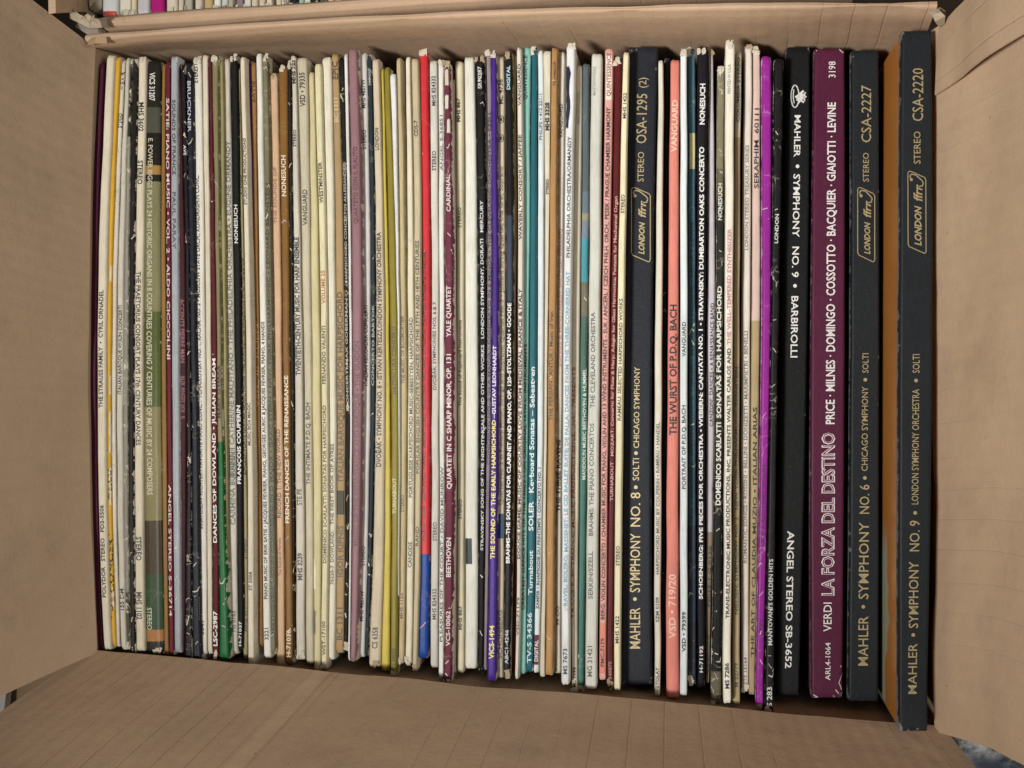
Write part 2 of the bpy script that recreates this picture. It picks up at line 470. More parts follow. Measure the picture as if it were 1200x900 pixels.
def torn(sp, spine, origin, mat, where, seed, n=3, size=.004):
    """flat, ragged flaps of paper at a burst end of the spine"""
    rr = random.Random(seed); V, F = [], []
    sgn = 1 if where == 'top' else -1
    for k in range(n):
        u = rr.uniform(-.75, .75)
        t0 = rr.uniform(.001, .009); t0 = t0 if where == 'top' else 1 - t0
        base = sp.surf(u, t0) + Vector((0, 0, .0002))
        a = rr.uniform(-.5, .5); L = size * rr.uniform(.5, 1.2); wd = size * rr.uniform(.22, .42)
        d = Vector((math.sin(a) * .5, sgn * math.cos(a), rr.uniform(-.25, .12))).normalized()
        sd = Vector((d.y, -d.x, rr.uniform(-.35, .35))).normalized()
        o = len(V); m_ = 5; sk = rr.uniform(-.3, .3)
        for j in range(m_ + 1):
            f = j / m_; wj = wd * (1 - .25 * f ** 2) * rr.uniform(.65, 1.2)
            c = base + d * (L * (f - .62)) + sd * (wd * sk * f * rr.uniform(.5, 1.5)) + Vector((0, 0, .0004 * math.sin(f * 2.6)))
            V += [c - sd * wj, c + sd * wj, c + sd * wj - Vector((0, 0, .0002)), c - sd * wj - Vector((0, 0, .0002))]
        for j in range(m_):
            b = o + j * 4
            for e in range(4): F.append((b + e, b + (e + 1) % 4, b + 4 + (e + 1) % 4, b + 4 + e))
        F.append((o + 3, o + 2, o + 1, o)); b = o + m_ * 4; F.append((b, b + 1, b + 2, b + 3))
    link_mesh('torn_paper', V, F, mat, spine, origin, smooth=False)
# ------------------------------------------------------------------ the records of the open box, one line each
# xs: left, right edge at y = 135 / 450 / 725 (photograph pixels); top, bottom; spine colour; label; print
K, W_, G_, GD = '211e1b', 'f2f0ea', '77756f', 'c9b688'
RECS = []
def R(xs, top, bot, col, label, txt=(), **kw):
    RECS.append(dict(xs=xs, top=top, bot=bot, col=col, label=label, txt=txt, **kw))

R((113, 119, 105, 112.5, 113, 119), 72, 762, '4f1a33', 'plain dark maroon record sleeve against the cardboard wall, first of the row', wear=.12, gloss=.35)
R((120.5, 131, 112.5, 123.5, 119, 128.5), 64, 762, 'e9dfc8', 'smooth cream record sleeve between the dark maroon one and the yellow one',
  [('THE STRAUSS FAMILY  •  CYRIL ORNADEL', 478, 340, K, .42, -.05), ('POLYDOR   STEREO   PD2-5506', 700, 592, K, .42, -.05)], wear=.08)
R((131, 137.5, 123.5, 129.5, 128.5, 134.5), 66, 758, 'e3b13a', 'golden yellow record sleeve with torn white patches along one edge',
  [('THE CONCERT', 728, 622, K, .8, .3, .01), ('WELCO', 588, 550, K, .85, .3, .01)], wear=.18, patch=[(.55, 1, 312, 330, 'f0ead8'), (.6, 1, 440, 462, 'f0ead8'), (.6, 1, 482, 530, 'f0ead8'), (.35, 1, 548, 592, 'f0ead8'), (.6, 1, 690, 712, 'f0ead8')])
R((138.5, 144, 129.5, 136, 134.5, 140), 70, 758, 'e2ddd0', 'scuffed white record sleeve directly right of the golden yellow one', [('HEAR', 106, 84, K, .8), ('STEREO', 150, 133, K, .8)], wear=.55, crack=.4, torn='t')
R((144, 149.5, 136, 144, 140, 147), 67, 762, 'd8d2c2', 'off-white record sleeve of Italian baroque violin concertos, worn at top', [('ITALIAN BAROQUE VIOLIN CONCERTI', 462, 358, K, .5, .05), ('155 DM', 715, 690, K, .6)], wear=.4, crack=.5, torn='t')
R((149.5, 153.5, 144, 150, 147, 152), 68, 762, '9b968a', 'thin grey flaking record sleeve left of a scuffed black one', wear=.6, crack=.8, band=[(0, '35332e'), (.13, '9b968a'), (.9, '55524a')], torn='b')
R((154, 160, 150, 156.5, 152, 157.5), 68, 765, '24211f', 'scuffed black record sleeve between grey flaking one and cream dance one', wear=.42, crack=.2, gloss=.3, torn='b')
R((160, 170, 156.5, 167, 158, 169), 67, 764, 'e6dcc4', 'cream record sleeve of seventeenth century dances, lettered top to bottom',
  [('MHS 3602', 120, 154, K, .55), ('STEREO', 188, 216, K, .55), ('THE PRAETORIUS CONSORT PLAYS 17th CENTURY DANCES', 318, 522, K, .48), ('STEREO', 629, 657, K, .55), ('MHS 1102', 694, 726, K, .55)], wear=.14, torn='t')
R((170, 188, 167, 188.5, 169, 191), 71, 768, '5a5840', 'wide olive and black picture sleeve about historic organs, shiny and banded',
  [('VICS 31207', 85, 118, W_, .36, -.1), ('E. POWER BIGGS PLAYS 24 HISTORIC ORGANS IN 8 COUNTRIES COVERING 7 CENTURIES OF MUSIC BY 24 COMPOSERS', 162, 580, 'cfcbb0', .28, -.25), ('STEREO', 712, 738, 'cfd6b8', .25, -.5)],
  wear=.22, crack=.12, gloss=.22, band=[(0, '2a2822'), (.075, '57574a'), (.12, '23211b'), (.175, 'b08a4a'), (.19, '25231d'), (.2, '8a8660'), (.42, '5c6432'), (.58, '8f855c'), (.77, '4c4030'), (.86, '3c5238'), (.955, 'b07c4c'), (.975, '2e2c28')], torn='b')
R((189, 194, 188.5, 195, 191.5, 197.5), 74, 768, '9a7440', 'tan brown record sleeve without lettering beside the wide olive picture sleeve', wear=.16, gloss=.3)
R((194, 199.5, 195, 200.5, 197.5, 203), 70, 769, '6e2536', 'wine red record sleeve of piano music with pale spaced capitals',
  [('SATIE: PIANO MUSIC • VOL. 2 • ALDO CICCOLINI', 115, 421, 'e6d5cc', .62), ('ANGEL STEREO S-36714', 568, 722, 'e6d5cc', .55)], wear=.18)
R((199.5, 208.5, 200.5, 210, 203, 212), 65, 766, 'aeb2b8', 'silver foil record sleeve, creased and shiny', [('SOUNDS OF FRANCE', 117, 205, '3c3c40', .4), ('PAUL PARAY', 225, 292, '54545a', .4)], wear=.35, crack=.25, gloss=.16, wearcol='e8eaee')
R((208.5, 213, 210, 218.5, 212, 217), 74, 772, '4a2029', 'dull maroon record sleeve squeezed between silver foil and black spines', [('ACCENTS PIERRE MAN', 350, 425, '9a5a5e', .55), ('AUX ANGES VOL. II', 440, 490, '9a5a5e', .55)], wear=.2)
R((213, 218, 218.5, 223, 217, 224.5), 75, 779, '1d1c1e', 'black record sleeve with a badly flaked white lower end', [('AVE', 170, 182, W_, .6)], wear=.38, crack=.9, torn='b', gloss=.3)
R((218.5, 225.5, 223, 230, 224.5, 234.5), 73, 779, '22242f', 'navy black record sleeve with white diagonal stripes near its foot', [('BRUCKNER', 95, 155, 'c8ccd4', .5)], wear=.22, crack=.35, gloss=.28, stripes=(700, 728, 9, 'e4e6ea'), torn='b')
R((226, 237, 230.5, 241, 234.5, 242.5), 66, 767, 'ece8dc', 'crisp white record sleeve listing favourite piano concertos in small black type',
  [('SVIATOSLAV RICHTER / FAVORITE PIANO CONC. / TCHAIKOVSKY NO. 1, RACHM. NO. 2 • MOSCOW STATE ORCH., KONDRASHIN CONC.', 620, 205, K, .4, -.35), ('3341', 744, 728, K, .4, -.3), ('EVEREST', 97, 74, K, .45, -.3)], wear=.15, torn='t')
R((237.5, 244.5, 241, 247.5, 242.5, 248.5), 64, 767, 'e2d8c2', 'plain cream record sleeve left of the brown-red dances sleeve', wear=.16, torn='t')
R((244.5, 249, 247.5, 254, 248.5, 256), 66, 771, '5e1f24', 'brown-red record sleeve with white lettering about dances', [('LSC-2987', 757, 716, W_, .6, 0, .012), ('DANCES OF DOWLAND • JULIAN BREAM', 636, 420, W_, .55, 0, .006)], wear=.25, crack=.2, torn='b')
R((249, 255.5, 254, 259.5, 256, 266.5), 63, 773, '8d875f', 'glossy sleeve, olive above and bright green below',
  [("MARY O'HARA", 490, 428, K, .6, -.1)], wear=.3, crack=.35, gloss=.22, band=[(0, '8c8560'), (.638, '1c6a36')], torn='t')
R((255.5, 262, 259.5, 265.5, 266.5, 267.5), 70, 772, 'a29a6c', 'plain olive record sleeve right of the olive and green one', wear=.12, gloss=.3)
R((262, 270.5, 265.5, 275.5, 267.5, 278.5), 68, 767, 'd3cdbe', 'whitish mottled record sleeve with a barcode, left of a black sleeve',
  [('CARMINA BURANA • CATHERINE MALFITANO • THE PHILADELPHIA ORCHESTRA • EUGENE ORMANDY', 615, 165, '6a675f', .5, .1), ('HS 0163', 740, 716, '55534d', .5)], wear=.4, crack=.45, barcode=(525, 560))
R((270.5, 278.5, 275.5, 283, 278.5, 284.5), 64, 765, '191817', 'black record sleeve with serif cream title, right of the mottled one',
  [('NONESUCH', 285, 240, W_, .5), ('FRANÇOIS COUPERIN', 567, 475, W_, .55, 0, .01), ('H-71037', 757, 728, W_, .5)], wear=.16, torn='t')
R((278.5, 282.5, 283, 288, 284.5, 290), 78, 772, 'b0a67c', 'khaki record sleeve of renaissance guitar music, black lettering',
  [('ZACZEK PLAYS GUITAR MUSIC FROM THE SPANISH RENAISSANCE AND ROCOCO', 557, 302, K, .65), ('STEREO', 228, 205, K, .6), ('MHS 971', 145, 122, K, .6), ('STEREO', 655, 632, K, .6), ('MHS 971', 740, 712, K, .6)], wear=.15)
R((282.5, 288.5, 288, 295, 290, 297.5), 66, 785, 'e6dcc6', 'cream music box record sleeve hanging lower than its neighbours',
  [('STUDIO ONE PRODUCTIONS', 240, 162, K, .5), ('MUSIC BOX MAGIC', 522, 472, K, .5), ('ST 5006', 692, 670, K, .5)], wear=.12, torn='b')
R((288.5, 294.5, 295, 299, 297.5, 301.5), 69, 756, '6a1434', 'narrow record sleeve, purple at top turning crimson below', wear=.1, gloss=.3, band=[(0, '44205a'), (.27, '5a1440'), (.45, '7c1638')])
R((294.5, 300.5, 299, 304.5, 301.5, 307.5), 72, 758, 'a67a48', 'caramel brown record sleeve with faint orange lettering', [('SATIE', 120, 95, '5c3c20', .5), ('VOL. III  KLIEN', 478, 380, 'd49a5c', .55), ('MUSICA VIVA', 745, 695, '7a4e28', .5)], wear=.12)
R((300.5, 308, 304.5, 313, 307.5, 316.5), 62, 772, 'efede2', 'bright white record sleeve of piano for four hands',
  [('PIANO MUSIC OF ERIK SATIE • JACQUES FEVRIER, PIANO, GEORGES AURIC & JACQUES FEVRIER, PIANO, 4 HANDS', 702, 377, K, .42, 0, .008), ('3221', 750, 736, K, .5)], wear=.1, torn='b')
R((308, 314.5, 313, 320, 316.5, 322.5), 64, 767, '7e7a60', 'dark olive record sleeve with a barcode and black violin concerto title',
  [('BEETHOVEN: VIOLIN CONCERTO IN D MAJOR • ISAAC STERN • NEW YORK PHILHARMONIC • LEONARD BERNSTEIN', 745, 215, K, .48)], wear=.2, crack=.3, barcode=(580, 614), gloss=.3, torn='t')
R((314.5, 326.5, 320, 331, 322.5, 333.5), 85, 784, 'dcb894', 'wide peach coloured record sleeve with thick soft spine',
  [('RECORD 1: THE NEW WORLD', 607, 503, '5e4430', .38), ('THE SOUNDS OF', 262, 196, 'b06a54', .3), ('The Sounds of Harvest', 675, 630, 'a8564a', .3)], wear=.2, torn='t')
R((326.5, 337, 331, 339.5, 333.5, 342.5), 76, 779, '8a6230', 'bronze brown record sleeve of renaissance dances with cream lettering',
  [('FRENCH DANCES OF THE RENAISSANCE', 613, 440, 'ecdfc0', .5, 0, .008), ('NONESUCH', 230, 182, 'ecdfc0', .5, 0, .008), ('H-71036', 770, 738, 'ecdfc0', .5)], wear=.22, crack=.2, gloss=.25, torn='tb')
R((337, 342, 339.5, 344.5, 342.5, 346), 72, 770, '26251f', 'thin black worn record sleeve beside the bronze brown one', wear=.35, crack=.8, torn='t')
R((342, 348.5, 344.5, 354.5, 346, 357), 66, 774, 'd6cfc0', 'battered white record sleeve of harp ensemble music in heavy black type',
  [('TWENTIETH-CENTURY MUSIC FOR HARP ENSEMBLE', 440, 278, K, .55, 0, .016), ('MHS 3239', 98, 66, K, .6, 0, .02), ('STEREO', 172, 152, K, .5), ('STE PE', 592, 573, K, .5), ('MHS 3239', 680, 648, K, .5, 0, .012)], wear=.5, crack=.45, torn='tb')
R((349, 361, 355.5, 365, 357.5, 367), 67, 778, 'cfc7ae', 'smooth beige record sleeve with widely spaced black lettering, right of the harp one',
  [('VSD • 79335', 125, 85, K, .48), ('VANGUARD', 264, 222, K, .48), ('THE INTIMATE P.D.Q. BACH', 568, 472, K, .48)], wear=.06)
R((361.5, 369, 365, 375.5, 367, 376), 84, 793, 'd9cda0', 'buttery record sleeve with wavy torn edge reaching lowest in its stretch', wear=.28, crack=.1, patch=[(-1, -.3, 716, 742, '8a867c'), (-1, -.45, 655, 690, 'efe8cc')], torn='b')
R((369.5, 378, 376, 384, 376, 383.5), 74, 785, 'e7dfb9', 'pale yellow record sleeve with one orange volume number',
  [('WESTMINSTER', 238, 190, K, .5), ('VOLUME 25', 356, 317, 'c0642c', .5), ('FERNANDO VALENTI', 450, 382, K, .5), ('DOMENICO SCARLATTI: SONATAS FOR HARPSICHORD', 660, 475, K, .48), ('WST-17100', 768, 728, K, .5)], wear=.12, torn='b')
R((378.5, 389.5, 384.5, 393.5, 384, 392.5), 66, 774, 'e6e0cb', 'ivory record sleeve about a first book of ayres', [('THE FIRST BOOK OF AYRES', 615, 520, '3a3630', .42), ('76220-7  DOWLAND:', 685, 622, '3a3630', .42)], wear=.14)
R((389.5, 399, 393.5, 404.5, 392.5, 403.5), 62, 766, 'b2966c', 'kraft brown record sleeve with large brown harpsichord lettering and dark tape patch',
  [('EPIC', 93, 72, '4e3a24', .62), ('BC 1311', 143, 115, 'd8c7a4', .5), ('ITALIAN BAROQUE MUSIC FOR HARPSICHORD', 564, 342, '4a3722', .55), ('IGOR KIPNIS', 676, 616, '4a3722', .55), ('BC 1311', 750, 712, '4a3722', .55)], wear=.08, patch=[(-.8, .9, 575, 603, '2e2e26')])
R((399, 405, 404.5, 409.5, 403.5, 408), 66, 762, '1b1c1a', 'narrow black record sleeve with white cracks, right of the kraft brown one', [('HARPSICHORD CONCERTOS ALLESSANDRO', 330, 190, 'b9b7ad', .5), ('CONCERTI MAX GOBERMAN', 480, 350, 'b9b7ad', .5)], wear=.3, crack=1., torn='b')
R((405, 409, 409.5, 412.5, 408, 410.5), 62, 775, 'e9e5e0', 'very thin white record sleeve beside the mauve one', wear=.08)
R((409, 420.5, 412.5, 424, 410.5, 418.5), 56, 776, '98737a', 'dusty mauve record sleeve with darker plum lettering',
  [('MUSIC OF THE RENAISSANCE AND BAROQUE • THE GUIDON', 640, 400, '5a2438', .45), ('QUARTETO CON IL FLAUTO', 262, 172, '5a2438', .4)], wear=.16, gloss=.3, torn='t')
R((421, 431.5, 424, 434, 418.5, 428.5), 61, 771, 'd9d4d2', 'pale lavender-white record sleeve of recorder concertos',
  [('ITALIAN RECORDER CONCERTI', 452, 358, K, .42), ('STEREO', 175, 152, K, .45), ('MHS 4857W', 127, 93, K, .45), ('STEREO', 663, 640, K, .45), ('MHS 4857W', 728, 692, K, .45)], wear=.08)
R((431.5, 437, 434, 439.5, 428.5, 433), 62, 770, '28343a', 'dark slate record sleeve left of a symphony sleeve in beige', [('SYMPHONY', 100, 80, 'c2c8c4', .5), ('CONCERTO BARTOK', 452, 357, '9fa9a2', .5)], wear=.3, crack=.25, torn='t')
R((437, 446, 439.5, 451, 433.5, 447.5), 68, 782, 'd8c9ae', 'beige symphony record sleeve with bold black capitals and dots',
  [('DVOŘÁK • SYMPHONY NO. 8 • ISTVAN KERTESZ/LONDON SYMPHONY ORCHESTRA', 547, 272, K, .45, -.1, .01), ('LONDON', 176, 150, K, .45, -.1), ('CS 6358', 760, 735, K, .45)], wear=.2, crack=.1, torn='b')
R((447.5, 451, 451, 457, 447.5, 457.5), 80, 787, 'd3bf55', 'mustard yellow record sleeve, brightest at its foot', wear=.12, gloss=.28)
R((451, 458.5, 457, 466.5, 457.5, 465.5), 78, 795, '8f8334', 'olive green record sleeve of lyre concertos sagging below its neighbours',
  [('HAYDN: LIRA CONCERTI', 462, 383, '3c381a', .45), ('TURNABOUT', 602, 560, 'd9d09a', .45), ('TV 34055', 785, 760, '2e2a14', .45)], wear=.14, gloss=.26, torn='b')
R((458.5, 464, 466.5, 468, 465.5, 466.5), 86, 700, 'e6e6e6', 'thin white sleeve visible only beside the upper olive spine', wear=.05)
R((465, 471.5, 468, 476, 466.5, 474), 67, 778, 'c8b78c', 'sandy record sleeve with faint plum lettering', [('THE MUSIC OF BOISMORTIER', 450, 370, '5e4636', .45), ('STEREO', 600, 580, '5e4636', .45), ('MHS 1132', 725, 695, '5e4636', .45)], wear=.2, torn='b')
R((475.5, 482.5, 477, 486, 475, 484), 66, 778, 'e9e1c9', 'cream record sleeve of Portuguese harpsichord music',
  [('PORTUGUESE HARPSICHORD MUSIC–SEBESTYEN, HARPSICHORD', 583, 372, K, .44), ('CANDIDE', 665, 635, K, .45)], wear=.18, crack=.2, torn='b')
R((483, 491.5, 486, 493.5, 484, 490), 68, 787, 'cdbf9f', 'tan record sleeve of English country dances left of the red one',
  [('CDS-7', 160, 141, K, .5), ('POPULAR ENGLISH COUNTRY DANCES OF THE 17TH AND 18TH CENTURIES', 555, 282, K, .5), ('RAND', 640, 617, K, .5)], wear=.14, torn='b')
R((492, 502, 494, 504, 490, 502), 58, 772, 'd0303a', 'vivid red record sleeve turning royal blue near its foot',
  [('HCR-ST-5265  COPLAND: PIANO VARIATIONS; SESSIONS: SECOND SONATA; CARTER: SONATA (1945-46)', 634, 293, '3a0c14', .36, -.3)], wear=.24, crack=.25, gloss=.25, wearcol='e0a09a', band=[(0, 'd2343c'), (.826, '18489a')], torn='t')
R((503.5, 513.5, 505, 514.5, 504, 514), 70, 783, 'dedbd2', 'clean greyish white symphony record sleeve right of the red one',
  [('DVOŘÁK: SYMPHONIES NOS. 6 & 7', 457, 354, K, .4, -.15), ('MHS 824332', 124, 89, K, .45), ('STEREO', 200, 177, K, .45), ('STEREO', 634, 612, K, .45), ('MHS 824332', 726, 690, K, .45)], wear=.04)
R((513.5, 520.5, 514.5, 521, 514, 520.5), 69, 795, 'e8e6e0', 'white cracked record sleeve about pleasures of the court',
  [('PLEASURES OF THE COURT • DAVID MUNROW', 752, 547, '3c3a38', .5), ('ANGEL S-36851', 200, 135, '6a6864', .5)], wear=.3, crack=.5, torn='t')
R((520.5, 528, 521, 531.5, 520.5, 530), 72, 803, '6f3044', 'plum quartet record sleeve with a shredded white top end',
  [('BEETHOVEN', 676, 630, 'e6d8d4', .5), ('QUARTET IN C SHARP MINOR, OP. 131', 573, 415, 'e6d8d4', .5), ('YALE QUARTET', 395, 335, 'e6d8d4', .5), ('CARDINAL', 248, 205, 'e6d8d4', .5), ('VCS-10062', 757, 716, 'e6d8d4', .5)], wear=.32, crack=.6, patch=[(-.9, .9, 74, 100, 'ddd0c4'), (-.9, .3, 112, 128, 'e2d8cc'), (-.2, .95, 140, 156, 'e2d8cc')], torn='tb')
R((528, 533, 531.5, 535, 530, 534.5), 92, 789, 'c9b4a8', 'thin pinkish beige record sleeve next to the plum quartet one', wear=.15)
R((533, 542.5, 535, 543.5, 535, 543.5), 71, 789, 'dbd2b4', 'ivory record sleeve about keyboard instruments in small black type',
  [('The Sound of Keyboard Instruments', 476, 375, K, .4), ('MHS 867', 143, 115, K, .4, -.2, .02), ('STEREO', 267, 243, K, .45), ('STEREO', 608, 585, K, .45), ('MHS 867', 738, 710, K, .45, 0, .012)], wear=.12)
R((544, 557.5, 544.5, 560.5, 544, 560), 66, 784, 'e6e4d8', 'broad blank white spine with one small dark sticker low down', wear=.05, patch=[(-.95, .1, 631, 661, '2c3438')], torn='t')
R((557.5, 568, 561, 570.5, 560, 567.5), 65, 786, '151515', 'black record sleeve with white orchestral lettering and torn flecks',
  [('STRAVINSKY SONG OF THE NIGHTINGALE AND OTHER WORKS   LONDON SYMPHONY, DORATI   MERCURY', 645, 235, 'e8e6e2', .34), ('SR90387', 104, 78, 'e8e6e2', .4)], wear=.3, crack=.25, torn='t')
R((570.5, 576, 570.5, 575.5, 567.5, 571.5), 57, 786, '9a8c98', 'greyish mauve record sleeve with barcode, tucked left of the violet one',
  [('CONCERTO NO. 2 IN A MAJOR • CONCERTO IN E MINOR • THE CLEVELAND ORCHESTRA • SZELL', 545, 130, '241c2a', .6)], wear=.25, barcode=(563, 596), torn='t')
R((576, 581.5, 575.5, 583, 571.5, 581.5), 60, 799, '4a2a8c', 'violet record sleeve with bright yellow lettering',
  [('THE SOUND OF THE EARLY HARPSICHORD', 655, 492, 'f0e46a', .52, 0, .012), ('–GUSTAV LEONHARDT', 490, 405, 'e4e0ea', .52, 0, .01), ('VICS-1494', 772, 733, 'f0e46a', .52, 0, .012)], wear=.12, gloss=.25, torn='tb')
R((581.5, 592, 583, 592.5, 581.5, 590.5), 65, 795, 'd6c7ae', 'beige string quartet record sleeve crossed by one dark blue band',
  [('SCHÖNBERG', 772, 715, '4a4038', .5), ('Quartet No. 2 in F-sharp Minor, Strings and Soprano; Quartet No. 3 • Juilliard String Quartet; Uta Graf, Soprano', 592, 195, '6a6056', .42), ('ML 4736', 122, 93, K, .45)], wear=.1, patch=[(-1, 1, 602, 631, '1f4a70')], rings=(140, 162))
R((592.5, 600, 593, 600.5, 590.5, 598), 60, 795, '191c22', 'black clarinet sonata record sleeve with bold white lettering',
  [('BRAHMS–THE SONATAS FOR CLARINET AND PIANO, OP. 120–STOLTZMAN • GOODE', 660, 355, W_, .55, 0, .012), ('DIGITAL', 105, 77, 'bfeaf0', .5), ('ABC1-4246', 778, 738, 'c8ccd0', .5)], wear=.16, band=[(0, '16181c'), (.26, '3a4458'), (.395, '16181c')], torn='tb', gloss=.3)
R((600, 604.5, 601, 604, 598, 600.5), 64, 789, 'bfa95a', 'slim straw yellow record sleeve right of the clarinet one', wear=.12)
R((604.5, 606, 604, 606.5, 600.5, 604.5), 75, 790, '5c2328', 'sliver-thin maroon record sleeve showing mostly near the row foot', wear=.15)
R((606, 612, 606.5, 612.5, 604.5, 609), 55, 797, 'e4ddd0', 'off-white record sleeve of courtly love music in bold black capitals',
  [('DOUCE DAME: MUSIC OF COURTLY LOVE FROM MEDIEVAL FRANCE & ITALY', 655, 338, K, .6, 0, .012), ('WAVERLY CONSORT / JAFFEE', 281, 158, K, .55), ('VANGUARD', 124, 75, K, .55), ('VSD-71179', 745, 700, K, .55)], wear=.22, torn='b')
R((612, 621.5, 612.5, 619, 609, 616.5), 55, 790, '8cc7bd', 'pale aqua record sleeve of ancient dance hits, chipped at its foot',
  [('GREATEST DANCE HITS OF THE 1500\'S • ON ORIGINAL 16TH C. INSTRUMENTS', 715, 403, '20302c', .5), ('QUINTESSENCE', 117, 65, '20302c', .4, -.2)], wear=.32, gloss=.3, torn='b', wearcol='e4e6dc')
R((621.5, 629, 619, 628.5, 616.5, 625.5), 54, 788, '226470', 'teal record sleeve of keyboard sonatas with rounded white lettering',
  [('SOLER   Keyboard Sonatas – Sebestyen', 622, 430, 'e4eeea', .55), ('Turnabout', 697, 645, 'd8e6e0', .5), ('TV-S 34366', 777, 718, 'd0ddd8', .55)], wear=.14, gloss=.28, torn='t')
R((629, 637.5, 628.5, 637, 625.5, 633.5), 58, 789, 'e4eaec', 'cool white record sleeve ending in a maroon block with white letters',
  [('ZAMFIR • RHAPSODIE DU PRINTEMPS • CONCERTO NO. 1', 714, 548, K, .4, 0, .012), ('PHILIPS • 412 221-1', 164, 110, '3c4450', .4), ('DIGITAL', 775, 750, W_, .5, 0, 0, 1)], wear=.06, patch=[(-1, 1, 744, 779, '6a2030')])
R((637.5, 645, 638, 641.5, 634, 639), 59, 794, 'd8d0bb', 'narrow cream record sleeve between the cool white one and tan one', [('MHS 3328', 153, 120, K, .6, 0, .03), ('STEREO', 228, 210, K, .5, 0, .02)], wear=.18)
R((645, 653.5, 641.5, 651.5, 639, 649.5), 55, 792, 'b68a58', 'tan record sleeve of Persian music with pale scuffs',
  [('THE PERSIAN SANTUR / Music of Iran', 493, 365, '2c2016', .42, -.2), ('Nonesuch', 100, 72, '4a3420', .4)], wear=.3, crack=.3, gloss=.3, torn='tb', wearcol='e6d4b0')
R((653.5, 661.5, 652, 658.5, 650, 657), 60, 790, 'e4dacb', 'creamy record sleeve with faded red lettering and a dark split',
  [('VANGUARD', 162, 122, K, .5), ('SONGS & MINSTRELSY (ALFRED DELLER)', 430, 268, 'c08a84', .5), ('THE THREE RAVENS', 600, 515, K, .6, 0, .015), ('99 CO', 733, 710, K, .5)], wear=.28, crack=.3, torn='t')
R((662.5, 673, 659, 668.5, 657.5, 667.5), 52, 803, 'e4e6e6', 'white ballet record sleeve with sky blue lettering, frayed top end',
  [('RAVEL: BOLERO; MASSENET: LE CID BALLET SUITE; DE FALLA: DANCES FROM THE THREE-CORNERED HAT', 710, 318, '78a6bc', .42, .1, .012), ('PHILADELPHIA ORCHESTRA/ORMANDY', 302, 160, K, .4, .1), ('MS 7673', 790, 760, K, .45)], wear=.25, crack=.2, stripes=(733, 756, 7, K), patch=[(-1, -.1, 78, 150, '2a2e48')], torn='tb')
R((673, 681.5, 669, 679, 669, 677), 76, 816, 'dcd3bf', 'worn cream record sleeve with dull red lettering along one edge',
  [('TRANS-ELECTRONIC MUSIC PRODUCTIONS, INC. PRESENTS', 725, 430, 'a8423c', .4, -.4), ('MASTERWORKS', 145, 108, 'b6b0a0', .4), ('MS 7194', 805, 782, K, .5)], wear=.3, crack=.35, stripes=(758, 776, 6, K), torn='tb')
R((681.5, 691, 679, 688.5, 677, 685.5), 74, 812, '3f6660', 'grey-green picture sleeve with a sky-blue landscape patch near the top',
  [('MANDOLIN MUSIC BEETHOVEN & HUMMEL', 562, 432, 'dfe8d8', .42, .3)], wear=.24, crack=.2, gloss=.26, band=[(0, '5c686c'), (.2, '6c7a86'), (.235, '9a9478'), (.25, '7a8694'), (.275, '4e9aa8'), (.345, '76705e'), (.4, '4c6a60'), (.5, '44746a')], torn='tb')
R((691.5, 705, 688.5, 702.5, 685.5, 700), 62, 808, 'd2d2c8', 'wide pale grey record sleeve of piano concertos with grey capitals',
  [('BRAHMS: THE PIANO CONCERTOS', 628, 496, '5c5c58', .34, -.2), ('THE CLEVELAND ORCHESTRA', 478, 366, '5c5c58', .34, -.2), ('SERKIN/SZELL', 702, 646, '5c5c58', .34, -.2), ('MG 31421', 793, 757, '5c5c58', .36, -.2), ('MASTERWORKS', 112, 78, '9c9c94', .25, -.4)], wear=.1, stripes=(722, 750, 8, '5a564e'))
R((707.5, 718, 704, 713.5, 702, 711), 56, 797, 'e2a8a0', 'salmon pink record sleeve packed with black chamber music lettering',
  [('BERG: VIOLIN CONCERTO / CHAMBER MUSIC FOR PIANO, VIOLIN AND 13 WIND INSTRUMENTS - SUK / ANCERL / CZECH PHILH. ORCH.: PESEK / PRAGUE CHAMBER HARMONY', 726, 126, '20100e', .45, 0, .006), ('QUINTESSENCE', 113, 62, '8a4a44', .45), ('PMC-7179', 781, 748, '20100e', .45)], wear=.14, patch=[(-1, 1, 57, 117, 'ead9cc'), (-1, 1, 730, 797, 'e08a78')], torn='t')
R((718.5, 728, 714, 722, 711, 719.5), 67, 807, '5e1c1e', 'dark red record sleeve with pink lettering beside the ivory one',
  [('TURNABOUT   MOZART: Concerto for Flute & Harp; Adagio for Glass Harmonica; Fantasia for Mechanical Organ', 587, 230, 'd8a89c', .4), ('TV34087S', 805, 775, 'b88a80', .4)], wear=.2, gloss=.3, torn='tb')
R((728, 735.5, 722, 730.5, 719.5, 727.5), 60, 810, 'ebe3c0', 'ivory yellow record sleeve left of the first black box set',
  [('RAMEAU: SELECTED HARPSICHORD WORKS', 493, 350, K, .45), ('STEREO', 250, 228, K, .5), ('MHS 1422', 139, 109, K, .5), ('STEREO', 663, 640, K, .5), ('MHS 1422', 754, 722, K, .5)], wear=.12, torn='b')
R((735.5, 769, 731.5, 764, 728.5, 764), 55, 803, '23262e', 'black leatherette box set with gold number eight, among the thin sleeves',
  [('MAHLER', 760, 712, GD, .34, -.12), ('•', 704, 700, GD, .06, -.12), ('SYMPHONY', 694, 625, GD, .34, -.12), ('NO. 8', 617, 577, GD, .34, -.12), ('•', 573, 569, GD, .06, -.1), ('SOLTI', 563, 537, GD, .22, -.1), ('•', 533, 529, GD, .06, -.1), ('CHICAGO SYMPHONY', 525, 430, GD, .2, -.08),
   ('STEREO', 213, 178, GD, .22, -.02), ('OSA-1295', 168, 110, GD, .36, -.02), ('(2)', 103, 91, GD, .26, 0)], box=True, frame=(740, 762, 219, 307))
